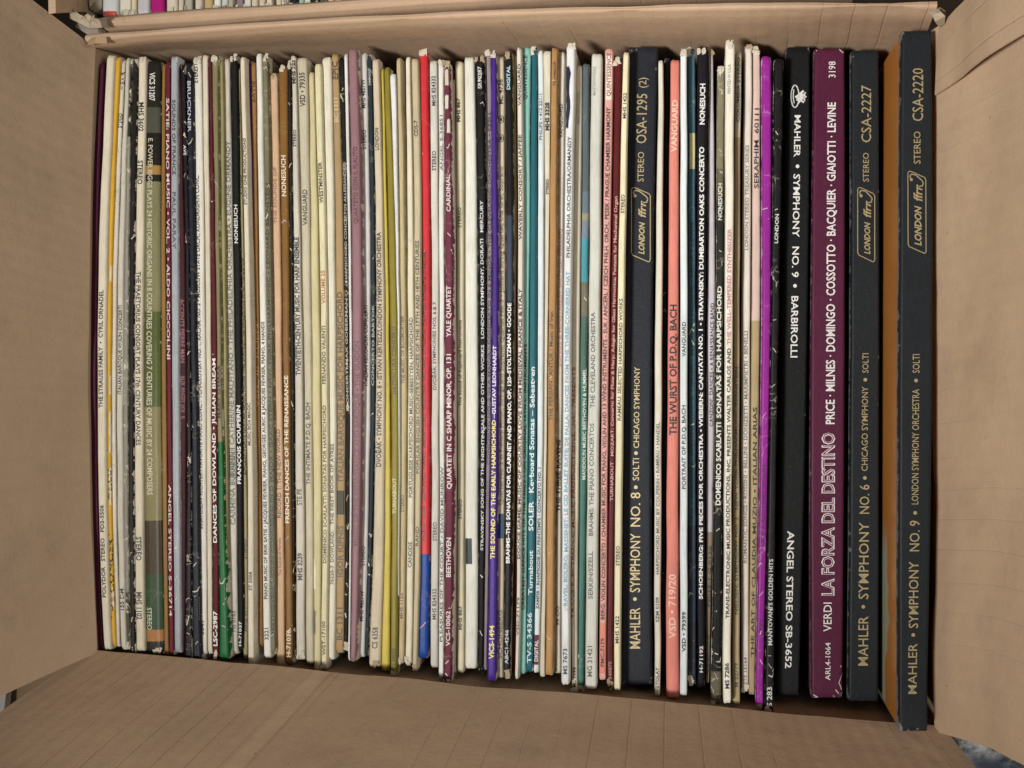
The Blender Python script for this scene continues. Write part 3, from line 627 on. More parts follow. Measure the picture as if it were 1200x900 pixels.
R((770.5, 777.5, 767, 776, 766.5, 774.5), 70, 816, 'dfdaca', 'ivory harpsichord record sleeve standing between black box set and salmon one',
  [('HARPSICHORD MUSIC BY COUPERIN • RAMEAU • HANDEL', 673, 495, '4a4844', .42), ('SZM 0109', 729, 700, '3a3834', .45), ('STOLAT', 806, 782, '3a3834', .5)], wear=.06, torn='b')
R((778, 784.5, 776.5, 781.5, 774.5, 780), 67, 790, '3a3848', 'thin dusky violet sleeve half hidden at left of the salmon one', wear=.25, crack=.2)
R((784.5, 796.5, 781.5, 795.5, 780, 796), 69, 819, 'e0887a', 'broad coral record sleeve with large black title and pale numbers',
  [('THE WURST OF P.D.Q. BACH', 510, 357, '201210', .55, 0, .012), ('VANGUARD', 178, 117, 'f2d2b8', .55), ('VSD • 719/20', 748, 673, 'f2c4b0', .5)], wear=.06)
R((797, 805.5, 796.5, 806, 796.5, 806), 58, 816, 'e2eaec', 'icy white record sleeve right of the broad coral one',
  [('PORTRAIT OF P.D.Q. BACH', 573, 475, K, .45), ('VANGUARD', 418, 377, K, .45), ('VSD • 79399', 764, 717, K, .45, 0, .01)], wear=.05, torn='t')
R((805.5, 815.5, 806.5, 816, 806.5, 816.5), 56, 803, '486a7e', 'steel blue record sleeve with chipped edges and a straw patch up high',
  [('WITTENBERG • WAGNER: WESENDONCK LIEDER • MARILYN HORNE • HENRY LEWIS', 660, 260, '1a2830', .42)], wear=.3, crack=.4, gloss=.28, band=[(0, '4c6c7c'), (.75, '3c4858'), (.9, '3a3e48')], patch=[(-.6, 1, 156, 198, 'ddd2a0')], torn='tb')
R((816, 829.5, 816, 826.5, 817, 826.5), 54, 806, '14121c', 'black record sleeve with heavy white serif lettering, midway between coral and magenta',
  [('SCHOENBERG: FIVE PIECES FOR ORCHESTRA • WEBERN: CANTATA NO. 1 • STRAVINSKY: DUMBARTON OAKS CONCERTO', 702, 172, W_, .42, 0, .014), ('NONESUCH', 146, 98, W_, .42, 0, .014), ('H-71192', 788, 757, W_, .4)], wear=.12, torn='t')
R((829.5, 837, 827, 837.5, 827, 833.5), 56, 801, 'cdc4cc', 'pale lilac record sleeve with black dance lettering at its right edge',
  [('CANZONI, DANCES • A RENAISSANCE BAND', 500, 355, K, .4, .35), ('79039-1 G 0130', 712, 640, K, .4, .3), ('NONESUCH G', 790, 745, K, .42, .1)], wear=.16, band=[(0, 'd4ccd6'), (.76, '9a8a7c')], torn='t')
R((840, 849, 837.5, 847.5, 834, 846.5), 77, 831, '23251f', 'shredded black and straw record sleeve with broken white lettering',
  [('DOMENICO SCARLATTI', 592, 495, 'eceadc', .5, 0, .014), ('SONATAS FOR HARPSICHORD', 490, 335, 'eceadc', .5, 0, .012), ('NONESUCH', 258, 215, 'eceadc', .5)], wear=.42, crack=1., band=[(0, '8a8166'), (.16, '6e6650'), (.2, '2a2c28'), (.62, '191b1a'), (.94, '6a6250')], torn='tb')
R((849.5, 861, 849, 859, 847.5, 857.5), 47, 825, 'eee9da', 'ivory white synthesizer record sleeve with pink end to its title',
  [('TRANS-ELECTRONIC MUSIC PRODUCTIONS, INC. PRESENTS WALTER CARLOS AND', 725, 408, K, .4, 0, .01), ('THE WELL-TEMPERED SYNTHESIZER', 404, 268, 'c8808c', .4, 0, .01), ('MS 7286', 807, 777, K, .45, 0, .01), ('PRINTED IN U.S.A.', 110, 75, '8c887e', .3, -.2)], wear=.16, stripes=(747, 774, 8, K), torn='t')
R((861, 868.5, 859, 867, 858.5, 867.5), 59, 826, 'b6a680', 'khaki beige symphony record sleeve with slate lettering and hatch marks',
  [('NIELSEN: SYMPHONY NO. 2   NEW YORK PHILHARMONIC/BERNSTEIN', 720, 430, '46565a', .45), ('COLUMBIA STEREO', 143, 67, '3c5a54', .5), ('M 32779', 805, 777, '46565a', .45)], wear=.08, stripes=(740, 768, 8, '7a7468'), band=[(0, 'd8d2b6'), (.13, 'b6a680')])
R((871, 881.5, 868.5, 879.5, 868.5, 878), 53, 811, 'e9e2d6', 'white record sleeve of romantic songs in thin grey lettering',
  [('ROMANTIC SONGS • ROSSINI • BELLINI • DONIZETTI • MARIMPIETRI • BENELLI', 660, 388, '6c6862', .38), ('LONDON STEREO TREASURY SERIES', 293, 170, '7c7872', .36), ('STS 15164', 802, 770, '6c6862', .38)], wear=.22, crack=.15, torn='tb')
R((882, 891.5, 880, 890.5, 878, 886.5), 55, 815, 'd8bfae', 'pinkish beige arias record sleeve with wide spaced black capitals',
  [('THE ART OF CLAUDIA MUZIO • ITALIAN ARIAS', 770, 477, K, .45), ('SERAPHIM  60111', 221, 127, K, .5)], wear=.14, band=[(0, 'e2c8bc'), (.42, 'b8a67e')], torn='t')
R((892.5, 904.5, 891.5, 902.5, 887, 897), 65, 833, '9a2a98', 'bright magenta record sleeve with white creases near the box sets',
  [('LIKE A ROLLING VIOLIN', 640, 545, '4a1050', .4), ('SRW', 745, 725, '4a1050', .4)], wear=.3, crack=.6, gloss=.22, torn='tb', wearcol='e8c8e8')
R((906, 917.5, 902.5, 912, 897.5, 908), 68, 838, '1a1a1c', 'black record sleeve with white lightning-like cracks left of the box sets',
  [('LONDON', 285, 251, 'e6e6e0', .4), ('MANTOVANI\'S GOLDEN HITS', 756, 655, 'dcdcd2', .45), ('PS 283', 833, 805, 'dcdcd2', .5)], wear=.3, crack=.9, gloss=.3, torn='tb')
R((920, 949, 914, 945.5, 910.5, 939), 55, 815, '17191b', 'black box set with white lettering read downward and a small oval emblem',
  [('MAHLER', 135, 184, W_, .24, 0, .012), ('•', 193, 197, W_, .08, .05), ('SYMPHONY', 204, 278, W_, .25, 0, .012), ('NO. 9', 289, 325, W_, .25, 0, .012), ('•', 333, 337, W_, .08, 0), ('BARBIROLLI', 347, 419, W_, .25, 0, .012), ('ANGEL STEREO SB-3652', 622, 783, W_, .26, 0, .012)], box=True, crest=True)
R((953, 990.5, 950, 990.5, 950, 988.5), 57, 818, '58203c', 'maroon opera box set with large white outlined lettering',
  [('VERDI', 740, 706, W_, .25, .02), ('PRICE · MILNES · DOMINGO · COSSOTTO · BACQUIER · GIAIOTTI · LEVINE', 497, 120, W_, .25, .14, .016), ('3198', 91, 72, W_, .22, .17), ('ARL4-1064', 797, 753, W_, .16, .05)], big=('LA FORZA DEL DESTINO', 698, 507), box=True)
R((998, 1030.5, 997, 1031, 995, 1030), 59, 822, '23272b', 'black box set with gold lettering between the maroon and the orange-sided ones',
  [('MAHLER', 780, 722, GD, .33, -.05), ('•', 713, 709, GD, .06, -.05), ('SYMPHONY', 702, 612, GD, .33, -.05), ('NO. 6', 602, 568, GD, .33, -.02), ('•', 562, 558, GD, .06, 0), ('CHICAGO SYMPHONY', 552, 453, GD, .21, -.02), ('•', 447, 443, GD, .06, 0), ('SOLTI', 437, 414, GD, .21, 0),
   ('STEREO', 213, 179, GD, .21, .02), ('CSA-2227', 167, 100, GD, .35, .05)], box=True, frame=(1005, 1025, 219, 307))
R((1056, 1093, 1054, 1093, 1053.5, 1089), 36, 857, '24282c', 'tallest black gold-lettered box set with orange cover side, against the right-hand wall',
  [('MAHLER', 813, 754, GD, .3, -.08), ('•', 746, 742, GD, .06, -.05), ('SYMPHONY', 736, 658, GD, .31, -.05), ('NO. 9', 646, 610, GD, .31, -.02), ('•', 603, 599, GD, .06, 0), ('LONDON SYMPHONY ORCHESTRA', 591, 456, GD, .21, -.02), ('•', 448, 444, GD, .06, 0), ('SOLTI', 437, 415, GD, .21, 0),
   ('STEREO', 192, 154, GD, .21, .02), ('CSA-2220', 142, 80, GD, .34, .06)], box=True, rise=.014, frame=(1064, 1085, 200, 297), side='c8823a')
R_END = len(RECS)

# the second box behind: left, right edge where it meets the picture, foot of the spine, colour, label
FAR = [
 (101.5, 118, 10, 'd9cdb8', 'beige record sleeve with slanted foot, at the far box wall'),
 (119, 138, 21, 'd6d8d6', 'grey-white sleeve with a red corner in the far box'),
 (139, 153, 21, 'ece6d6', 'broad ivory sleeve left of a split cream one in the far box'),
 (154, 160, 20, 'e2d6ae', 'split cream-yellow sleeve in the far box'),
 (160.5, 175, 18, 'cfcbd0', 'pale lavender sleeve beside the magenta one in the far box'),
 (175.5, 192, 19, 'b01e78', 'magenta sleeve with chipped white edge in the far box'),
 (194, 207.5, 18, 'ded3bd', 'wide cream sleeve right of the magenta one in the far box'),
 (209, 215, 17, 'd0c4ae', 'slim beige sleeve after the wide cream one in the far box'),
 (216, 226, 16, 'b9b2a4', 'dull grey sleeve left of a tan one in the far box'),
 (228, 237, 15, 'd2c6b2', 'soft beige sleeve touching the tan one in the far box'),
 (238.5, 249, 16, 'c2a878', 'tan sleeve in the far box'),
 (250, 258, 13, 'e6e4dc', 'bright white sleeve just right of the tan one in the far box'),
 (259, 266.5, 15, 'ced0c4', 'mottled grey-green sleeve in the far box'),
 (267, 273, 14, 'b6afa0', 'thin grey sleeve left of the lilac one in the far box'),
 (276, 285, 13, '8d7c86', 'lilac grey sleeve in the far box'),
 (285.5, 293.5, 12, 'e2dccd', 'rounded ivory sleeve after the lilac one in the far box'),
 (294.5, 302, 12, 'd6cab8', 'straight beige sleeve after the rounded ivory one in the far box'),
 (303, 311, 11, 'dcc0a4', 'peach sleeve left of a cream split pair in the far box'),
 (312, 318.5, 11, 'e2d6bc', 'cream sleeve with dark split in the far box'),
 (323, 329.5, 9, 'cfc2a8', 'sand coloured sleeve left of a white one in the far box'),
 (330, 337.5, 9, 'e6e2da', 'white sleeve left of a black one in the far box'),
 (338.5, 349, 9, '1c1f20', 'black sleeve with torn white foot in the far box'),
 (350, 356, 8, 'a8b8a4', 'mint grey sleeve right of the black torn one in the far box'),
 (356.5, 363.5, 8, 'd2dccc', 'greenish white sleeve with white flecks in the far box'),
 (364, 375, 8, '1e2422', 'broad black sleeve with white fleck in the far box'),
 (375.5, 381.5, 7, '3c5044', 'dark green sleeve in the far box'),
 (384, 391.5, 7, 'd8b094', 'peach lettered sleeve in the far box'),
 (392, 399, 7, 'd8b8a2', 'second peach sleeve leaning on the lettered peach one in the far box'),
 (400, 407, 6, 'b09aa4', 'mauve and white sleeve in the far box'),
 (408, 415, 5, 'cfc4b0', 'beige sleeve right of the mauve one in the far box'),
 (416, 424.5, 5, 'e8e4da', 'white sleeve right of the beige after mauve in the far box'),
 (425, 432, 5, '3a3c3e', 'charcoal sleeve in the far box'),
 (434, 441.5, 4, 'd6cab0', 'cream sleeve right of the charcoal one in the far box'),
 (442, 449, 4, '9a9070', 'olive sleeve in the far box'),
 (450, 458, 3, 'dcd0ba', 'cream sleeve right of the olive one in the far box'),
 (460, 469, 3, '161616', 'black sleeve between cream and red ones in the far box'),
 (469.5, 474.5, 3, 'a83a3c', 'slim red sleeve in the far box'),
 (475, 483, 2, 'd2c6b4', 'beige sleeve right of the slim red one in the far box'),
 (484, 490, 2, '2a2a2c', 'narrow black sleeve after the red and beige pair in the far box'),
 (491, 498, 2, 'e4e0d4', 'white sleeve between two black ones in the far box'),
 (499, 510, 1, '131313', 'wide black sleeve near where the row leaves the frame'),
 (511, 527, 1, '1a1a1c', 'widest black sleeve at the visible end of the far row'),
]
# ------------------------------------------------------------------ setting: the floor
ZF = 0.0
fm = plain_mat('dark_floor', '5a4838', .8, 40, .5)
fl = link_mesh('floor', [(-3, -3, ZF), (3, -3, ZF), (3, 3, ZF), (-3, 3, ZF)], [(0, 1, 2, 3)], fm)
fl['kind'] = 'structure'; fl['label'] = 'dark brown floor under the boxes'

# ------------------------------------------------------------------ the open cardboard box
CB = cardboard_mat('kraft_cardboard', 'ccae91', along='U', press=.36)
CBV = cardboard_mat('kraft_cardboard_side', 'cdb092', along='U', strength=.35, press=.24)
CBS = cardboard_mat('kraft_cardboard_smooth', 'cdb194', along='U', strength=.3, press=.08)
CB2 = cardboard_mat('kraft_cardboard_worn', 'b89c7c', along='U', strength=.4)
TORN = plain_mat('torn_paper_fibre', 'bfae94', .85, 300, .3)
PLY = cardboard_mat('paper_ply', 'cdb092', flute=.02, strength=.25)

O1 = P(600, 440, 0)
near = thing('cardboard_box', 'open brown cardboard box packed with a tight row of records', 'box', O1)
def down(p, z): return Vector((p.x, p.y, z))
zr = ZS + .013
# rim corners: back left, back right, front right, front left
BL, BR = P(101, 47, ZS + .012), P(1098, 8, ZS + .028)
FR, FLc = P(1110, 868, zr), P(97, 775, zr)
LT, LB = P(97, 50, zr), P(97, 770, zr)
RT, RB = P(1099, 30, zr), P(1107, 866, zr)
bl, br = P(112, 50, ZS), P(1092, 36, ZS)
ff_l, ff_r = P(106, 766, ZS), P(1102, 857, ZS)
# back wall, rolling over outwards
yo = Vector((0, 1, 0))
rows = [(down(bl, .006), down(br, .006)), (bl + Vector((0, 0, -.02)), br + Vector((0, 0, -.02))), (BL + Vector((0, -.0012, -.005)), BR + Vector((0, -.0015, -.008))),
        (BL, BR), (BL + Vector((0, .0008, .0006)), BR + Vector((0, .0008, .0006))), (BL + yo * .0022, BR + yo * .0022),
        (BL + Vector((0, .003, -.006)), BR + Vector((0, .003, -.006))), (BL + Vector((0, .0034, -.09)), BR + Vector((0, .0034, -.09)))]
panel('wall', rows, 60, CB, near, O1, thick=.0012, bumps=.0009, seed=3, sub=4, flip=False, bow=Vector((0, .0040, .001)))
# left wall and flap
lw_t, lw_b = P(114, 50, ZS), P(114, 770, ZS)
BOW = Vector((-.0042, 0, 0))
panel('wall', [(down(lw_b, .006), down(lw_t, .006)), (lw_b, lw_t), (LB - Vector((0, 0, .0078)), LT - Vector((0, 0, .0078)))], 24, CBS, near, O1, thick=.004, bumps=.0002, seed=11, bow=BOW)
panel('flap', [(LB + Vector((.0020, 0, -.009)), LT + Vector((.0020, 0, -.009))), (P(-210, 912, zr + .115), P(-210, -190, zr + .115))], 30, CBS, near, O1, thick=.004, bumps=.0010, seed=17, sub=16, ragged=.001, bow=BOW)
# front wall and flap
fc_l, fc_r = FLc, FR
panel('wall', [(down(ff_r, .006), down(ff_l, .006)), (ff_r, ff_l), (fc_r - Vector((0, 0, .0078)), fc_l - Vector((0, 0, .0078)))], 50, CB, near, O1, thick=.004, bumps=.0006, seed=23)
fo_l, fo_r = P(-285, 1028, zr + .12), P(1357, 1152, zr + .12)
ful = (fc_r - fc_l).length; s0 = 29 * 1.37 + ful * .690
CBF = cardboard_mat('kraft_cardboard_seamed', 'ccae91', along='U', strength=.45, press=.42, seam=(s0, s0 + .0075))
panel('flap', [(fc_r + Vector((0, .0036, -.009)), fc_l + Vector((0, .0036, -.009))), (fo_r, fo_l)], 60, CBF, near, O1, thick=.004, bumps=.0013, seed=29, sub=18)
# right wall and flap
rw_t, rw_b = P(1094, 36, ZS), P(1101, 860, ZS)
panel('wall', [(down(rw_t, .006), down(rw_b, .006)), (rw_t, rw_b), (RT - Vector((0, 0, .0078)), RB - Vector((0, 0, .0078)))], 24, CBV, near, O1, thick=.004, bumps=.0006, seed=31)
o_t, o_b = P(1330, -135, zr + .12), P(1330, 962, zr + .12)
panel('flap', [(RT + Vector((-.0026, -.0006, -.008)), RB + Vector((-.0026, .0006, -.008))), (P(1160, -8, zr + .036), P(1160, 877, zr + .036)), (o_t, o_b)], 40, CBV, near, O1, thick=.004, bumps=.0016, seed=37, sub=10)
# a second paper ply, torn along a diagonal, over the upper part of that flap
def rflap(px, py, lift):
    # the flap surface at a picture position, found by stepping up its slope
    best = None
    for k in range(400):
        f = k / 399 * 1.2
        a = RT.lerp(RB, .5); b = o_t.lerp(o_b, .5)
        z = a.z + (b.z - a.z) * f; q = P(px, py, z)
        x = a.x + (b.x - a.x) * f
        if best is None or abs(q.x - x) < best[0]: best = (abs(q.x - x), q)
    n = Vector((-.9, 0, .42)).normalized()
    return best[1] + n * lift
ply_rows = [(rflap(1104, 34, .0015), rflap(1102, 112, .0025)), (rflap(1128, 12, .004), rflap(1124, 99, .004)), (rflap(1156, -12, .006), rflap(1150, 83, .006)), (rflap(1186, -40, .005), rflap(1178, 66, .007)), (rflap(1225, -70, .004), rflap(1222, 36, .006))]
panel('paper_ply', ply_rows, 16, PLY, near, O1, thick=.0008, bumps=.0014, seed=41, sub=5)
# box floor
c = [down(lw_b, .004), down(ff_r, .004), down(br, .004), down(bl, .004)]
panel('bottom', [(Vector((lw_b.x, ff_r.y, .005)), Vector((br.x + .004, ff_r.y, .005))), (Vector((lw_b.x, br.y, .005)), Vector((br.x + .004, br.y, .005)))], 10, CB2, near, O1, thick=.004, bumps=.0003, seed=43)
# torn corner bits: thin bent strips of paper
def scrap(name, pts, wd, mat, parent, origin, thick=.0006):
    V, F = [], []
    for k, (p, n) in enumerate(pts):
        p = Vector(p); n = Vector(n).normalized() * wd * (1 + .3 * vnoise(k * 1.7, len(pts)))
        V += [p - n, p + n, p + n - Vector((0, 0, thick)), p - n - Vector((0, 0, thick))]
    for k in range(len(pts) - 1):
        b = k * 4
        for e in range(4): F.append((b + e, b + (e + 1) % 4, b + 4 + (e + 1) % 4, b + 4 + e))
    F.append((3, 2, 1, 0)); b = (len(pts) - 1) * 4; F.append((b, b + 1, b + 2, b + 3))
    return link_mesh(name, V, F, mat, parent, origin, smooth=False)
scrap('torn_corner', [(P(1093, 12, zr + .014), (1, .3, 0)), (P(1098, 16, zr + .016), (1, .2, .2)), (P(1102, 22, zr + .015), (.6, .2, .5)), (P(1104, 30, zr + .008), (.3, .1, .6))], .0022, TORN, near, O1)
scrap('torn_corner', [(P(1096, 9, zr + .010), (1, .1, 0)), (P(1104, 15, zr + .009), (.6, .3, .4)), (P(1107, 27, zr + .004), (.4, .1, .6))], .0014, CB2, near, O1)
scrap('torn_corner', [(P(104, 49, zr), (.5, 1, 0)), (P(112, 47, zr + .004), (.3, 1, .1)), (P(125, 47, zr + .003), (0, 1, .2))], .0016, CB2, near, O1)

# ------------------------------------------------------------------ the second box behind
O2 = P(450, -350, 0)
far = thing('cardboard_box', 'second brown cardboard box of records behind the open one', 'box', O2)
zf = ZS + .004
A, B = P(122, 28, zf), P(1010, -34, zf)
prof = [(.004, None), (.004, -.01), (.0035, 0), (.002, .0022), (0, .0026), (-.0018, .0012), (-.0028, -.002), (-.0032, -.012), (-.0034, -.06)]
rows = [((down(A, .006) if dz is None else A + Vector((0, 0, dz))) + yo * dy, (down(B, .006) if dz is None else B + Vector((0, 0, dz))) + yo * dy) for dy, dz in prof]
panel('wall', [(b_, a_) for a_, b_ in rows], 60, CB, far, O2, thick=.002, bumps=.0007, seed=51, sub=4)
fw = P(100, 14, ZS); D = .335
bk = fw + Vector((-.004, D, 0)); bR = Vector((B.x - .01, fw.y + D, ZS))
fe = P(66, 16, zf + .025); 
panel('wall', [(down(fw, .006), down(bk, .006)), (fw, bk), (P(92, 14, zf + .008), bk + Vector((-.004, 0, .012)))], 20, CBV, far, O2, thick=.004, bumps=.0006, seed=53)
panel('flap', [(P(91.5, 14, zf + .009), bk + Vector((-.0045, 0, .013))), (P(66, 15, zf + .028), bk + Vector((-.016, .01, .035))), (P(-40, 60, zf + .07), bk + Vector((-.05, .02, .09)))][:2], 20, CBV, far, O2, thick=.004, bumps=.001, seed=57)
panel('wall', [(down(bk, .006), down(bR, .006)), (bk, bR)], 20, CB, far, O2, thick=.004, seed=59)
panel('wall', [(down(bR, .006), Vector((bR.x, B.y, .006))), (bR, Vector((bR.x, B.y + .005, ZS)))], 20, CB, far, O2, thick=.004, seed=61)
panel('bottom', [(Vector((fw.x, A.y, .005)), Vector((bR.x, A.y, .005))), (Vector((fw.x, bk.y, .005)), Vector((bR.x, bk.y, .005)))], 8, CB2, far, O2, thick=.004, seed=63)
scrap('torn_corner', [(P(82, 15, zf + .012), (.3, 1, .3)), (P(93, 22, zf + .014), (.4, 1, .3)), (P(104, 27, zf + .013), (.1, 1, .4)), (P(118, 27, zf + .010), (-.2, 1, .1)), (P(125, 25, zf + .006), (-.2, 1, 0))], .0022, TORN, far, O2)
scrap('torn_corner', [(P(92, 24, zf + .008), (.6, 1, 0)), (P(104, 34, zf + .006), (.5, 1, .2)), (P(116, 40, zf + .003), (.1, 1, .5)), (P(124, 41, zf - .001), (-.1, 1, .2))], .0034, plain_mat('grey_torn_paper', 'a09484', .85, 200, .3), far, O2)
scrap('torn_corner', [(P(97, 20, zf + .017), (.9, .4, .3)), (P(101, 17, zf + .019), (.9, .2, .5)), (P(106, 22, zf + .018), (.4, .6, .3)), (P(110, 20, zf + .017), (.2, .8, .2))], .0015, TORN, far, O2)

# ------------------------------------------------------------------ build every record
GROUP = 'records packed in the open box'
paper_torn = plain_mat('torn_sleeve_paper', 'd4cab6', .85, 400, .35)
paper_torn2 = plain_mat('torn_sleeve_paper_tan', 'b09c7c', .85, 400, .35)
COVERS = ['cfc6b2', 'b9a98a', '8a8478', '6a4a3a', '3c3c40', '50606a', 'd8d2c4', '9a8260']
covmats = [plain_mat('sleeve_cover', c_, .5, 25, .5) for c_ in COVERS]
ZB = .006
def solve_z(xs, top, bot, L):
    cx = (xs[2] + xs[3]) / 2
    d = (P(cx, top, ZS) - P(cx, bot, ZS)).length
    return CAMZ - .5 * L / d
zraw = [solve_z(r['xs'], r['top'], r['bot'], .322 if r.get('box') else .3145) for r in RECS]
for i, r in enumerate(RECS):
    cx = (r['xs'][2] + r['xs'][3]) / 2
    win = [zraw[j] for j in range(max(0, i - 6), min(len(RECS), i + 7)) if not RECS[j].get('box') and RECS[j]['bot'] > 730]
    base = max(ZS - .008, min(ZS + .012, sum(win) / len(win))) if win else ZS
    lim = .0010 * 1200 / max(abs(cx - 810), 70)
    if r.get('box'): z = max(ZS - .016, min(ZS + .030, zraw[i])) + r.get('rise', 0)
    elif r['bot'] < 730: z = base - .001
    else: z = base + max(-lim, min(lim, zraw[i] - base)) * .9
    box = r.get('box')
    wpx = r['xs'][3] - r['xs'][2]
    wm = wpx * .5 / 1200
    if box:
        sp = Spine(r['xs'], r['top'], r['bot'], z, crown=.0011, flat=.92, wob=.0001, seed=i, shrink=.985, enddrop=.0006, nar=.015)
    else:
        sp = Spine(r['xs'], r['top'], r['bot'], z, crown=min(.0012, .30 * wm), flat=.60, wob=.0003, seed=i, shrink=.91)
    mid = sp.surf(0, .5); org = Vector((mid.x, mid.y, ZB))
    root = thing('record_box_set' if box else 'record_sleeve', r['label'], 'box set' if box else 'record', org, GROUP)
    if box:
        mat = print_mat('leatherette', r['col'], wear=.24, rough=.48, wearcol='7c7a78', aspect=wm / 2)
    else:
        mat = print_mat('spine_print', r['col'], wear=r.get('wear', .15), crack=r.get('crack', 0), rough=r.get('gloss', .42) + .16, wearcol=r.get('wearcol', 'e2dac6'),
                        aspect=wm / 2, bands=r.get('band'))
    spine = build_spine(sp, mat, root, org, depth=.006)
    if r.get('side'): cm = None
    elif box: cm = plain_mat('box_side', r['col'], .5, 25, .3)
    else: cm = covmats[(i * 5 + 3) % len(covmats)] if random.random() < .5 else plain_mat('sleeve_cover', r['col'], .5, 30, .4)
    if cm is None:
        # picture cover of the last box set: orange field with pale figures
        cm = bpy.data.materials.new('orange_cover'); cm.use_nodes = True
        T = NT(cm.node_tree); bs = cm.node_tree.nodes['Principled BSDF']; tc = T.n('ShaderNodeTexCoord')
        sx = T.n('ShaderNodeSeparateXYZ'); T.put(sx.inputs[0], tc.outputs['Object'])
        nz = T.noise(tc.outputs['Object'], 18, 3); v = T.noise(T.comb(0., sx.outputs[1], sx.outputs[2]), 16, 4, .55)
        yv = T.math('ADD', sx.outputs[1], T.math('MULTIPLY', nz, .02))
        zz = T.math('SUBTRACT', sx.outputs[2], T.math('MULTIPLY', v, .06))
        # a pale robe outline deep down the cover, dark hair above it
        low = T.math('MULTIPLY', T.ramp(yv, -.055, -.075), T.ramp(zz, .286, .282))
        dark = T.math('MULTIPLY', T.math('MULTIPLY', T.ramp(yv, -.01, -.03), T.ramp(yv, -.085, -.065)), T.ramp(T.math('SUBTRACT', sx.outputs[2], T.math('MULTIPLY', v, .05)), .272, .266))
        t = T.math('ADD', .85, T.math('MULTIPLY', nz, .3))
        c0 = T.mixc(1., alb(r['side']), T.comb(t, t, t), 'MULTIPLY')
        c1 = T.mixc(low, c0, alb('b8b49a')); c2 = T.mixc(dark, c1, alb('40302a'))
        T.put(bs.inputs['Base Color'], c2); bs.inputs['Roughness'].default_value = .35
    cov = build_cover(sp, cm, root, org, ZB, inset=.985 if box else .87, depth=.0045 if box else .0035)
    # print
    mk = Marks(sp)
    for t in r['txt']:
        s_, y0, y1, c_ = t[:4]
        h = t[4] if len(t) > 4 else .55
        off = t[5] if len(t) > 5 else 0.
        bold = t[6] if len(t) > 6 else 0.
        layer = t[7] if len(t) > 7 else 0
        fade = .0 if box else min(.15, r.get('wear', .1) * .35)
        if c_ == K: fade = 0
        mat_i = ink(c_, round(fade, 1), .35 if c_ == GD else 0, .35 if c_ == GD else .5)
        if s_ == '•':
            y = (y0 + y1) / 2; l, rr_ = sp.fl(y), sp.fr(y); cxp = (l + rr_) / 2 + off * (rr_ - l) / 2
            mk.poly([(cxp + 2.2 * math.cos(a * math.pi / 6), y + 2.2 * math.sin(a * math.pi / 6)) for a in range(12)], mat_i, 'lettering')
        else:
            mk.text(s_, y0, y1, mat_i, min(.86, h * (1.0 if box else 1.10)), off, bold + (.004 if box else .018), layer=layer)
    for k, (u0, u1, y0, y1, c_) in enumerate(r.get('patch', ())):
        mk.rect(u0, u1, y0, y1, print_mat('patch_paper', c_, .12), 'label_patch' if u1 - u0 > 1.5 else 'torn_patch', ragged=0 if (u1 - u0 > 1.5 or c_ == '2c3438') else .3, seed=i + k)
    if 'stripes' in r:
        a, b, n_, c_ = r['stripes']; mk.stripes(a, b, n_, ink(c_))
    if 'barcode' in r: mk.barcode(*r['barcode'], ink('45433e'), seed=i)
    if 'rings' in r:
        for yy in r['rings']:
            l, q = sp.fl(yy), sp.fr(yy); cxp = (l + q) / 2
            mk.stroke([(cxp + 3.2 * math.cos(a * math.pi / 8), yy + 4.2 * math.sin(a * math.pi / 8)) for a in range(16)], .9, ink('3a342e'), 'emblem', closed=True)
            mk.poly([(cxp - 1.6, yy - 2), (cxp + 1.6, yy - 2), (cxp + 1.6, yy + 2), (cxp - 1.6, yy + 2)], ink('3a342e'), 'emblem')
    if 'frame' in r:
        x0, x1, y0, y1 = r['frame']; gold = ink(GD, 0, .35, .35); m_ = 8
        mk.stroke([(x0, y0 + 3), (x0 + 1.5, y0 + .8), (x0 + 4, y0 + 1), (x1 - 1.5, y0 + m_), (x1, y0 + m_ + 2.5), (x1, y1 - 2), (x1 - 1.8, y1), (x0 + 1.5, y1 - m_), (x0, y1 - m_ - 3)], 1.0, gold, 'emblem', closed=True)
        xm = (x0 + x1) / 2
        l, q = sp.fl(y1 - 40), sp.fr(y1 - 40); off = (xm + 1.2 - (l + q) / 2) / ((q - l) / 2)
        mk.text('LONDON', y1 - 9, y0 + 41, gold, .2, off, .03, .3, part='emblem')
        mk.text('ffrr', y0 + 36, y0 + 16, gold, .26, off, .02, .3, part='emblem')
        ear = [(x0 + 3.5, y0 + 9), (x0 + 2.2, y0 + 6.5), (x0 + 4, y0 + 4), (x0 + 9, y0 + 5), (x1 - 5, y0 + 11), (x1 - 3, y0 + 14), (x1 - 4, y0 + 18), (x1 - 8, y0 + 18.5)]
        mk.stroke(ear, 1.3, gold, 'emblem')
        mk.poly([(x0 + 4 + 1.8 * math.cos(a), y0 + 10.5 + 1.8 * math.sin(a)) for a in [k * math.pi / 5 for k in range(10)]], gold, 'emblem')
    if r.get('crest'):
        wi = ink('e8e8e4'); cx_, cy_ = 931.5, 113
        mk.stroke([(cx_ + 4.6 * math.cos(a * math.pi / 12), cy_ + 13 * math.sin(a * math.pi / 12)) for a in range(24)], 1.4, wi, 'emblem', closed=True)
        mk.stroke([(cx_ - 1.5, cy_ - 8), (cx_ - 2.2, cy_), (cx_ - 1, cy_ + 8)], 1.0, wi, 'emblem')
        mk.poly([(cx_ - .5, cy_ + .5), (cx_ + 9.5, cy_ - 7.5), (cx_ + 11, cy_ - 5.5), (cx_ + 3, cy_ + 1.5)], wi, 'emblem')
        mk.poly([(cx_ - .5, cy_ - .5), (cx_ + 11, cy_ + 6), (cx_ + 10, cy_ + 8), (cx_ + 1, cy_ + 2)], wi, 'emblem')
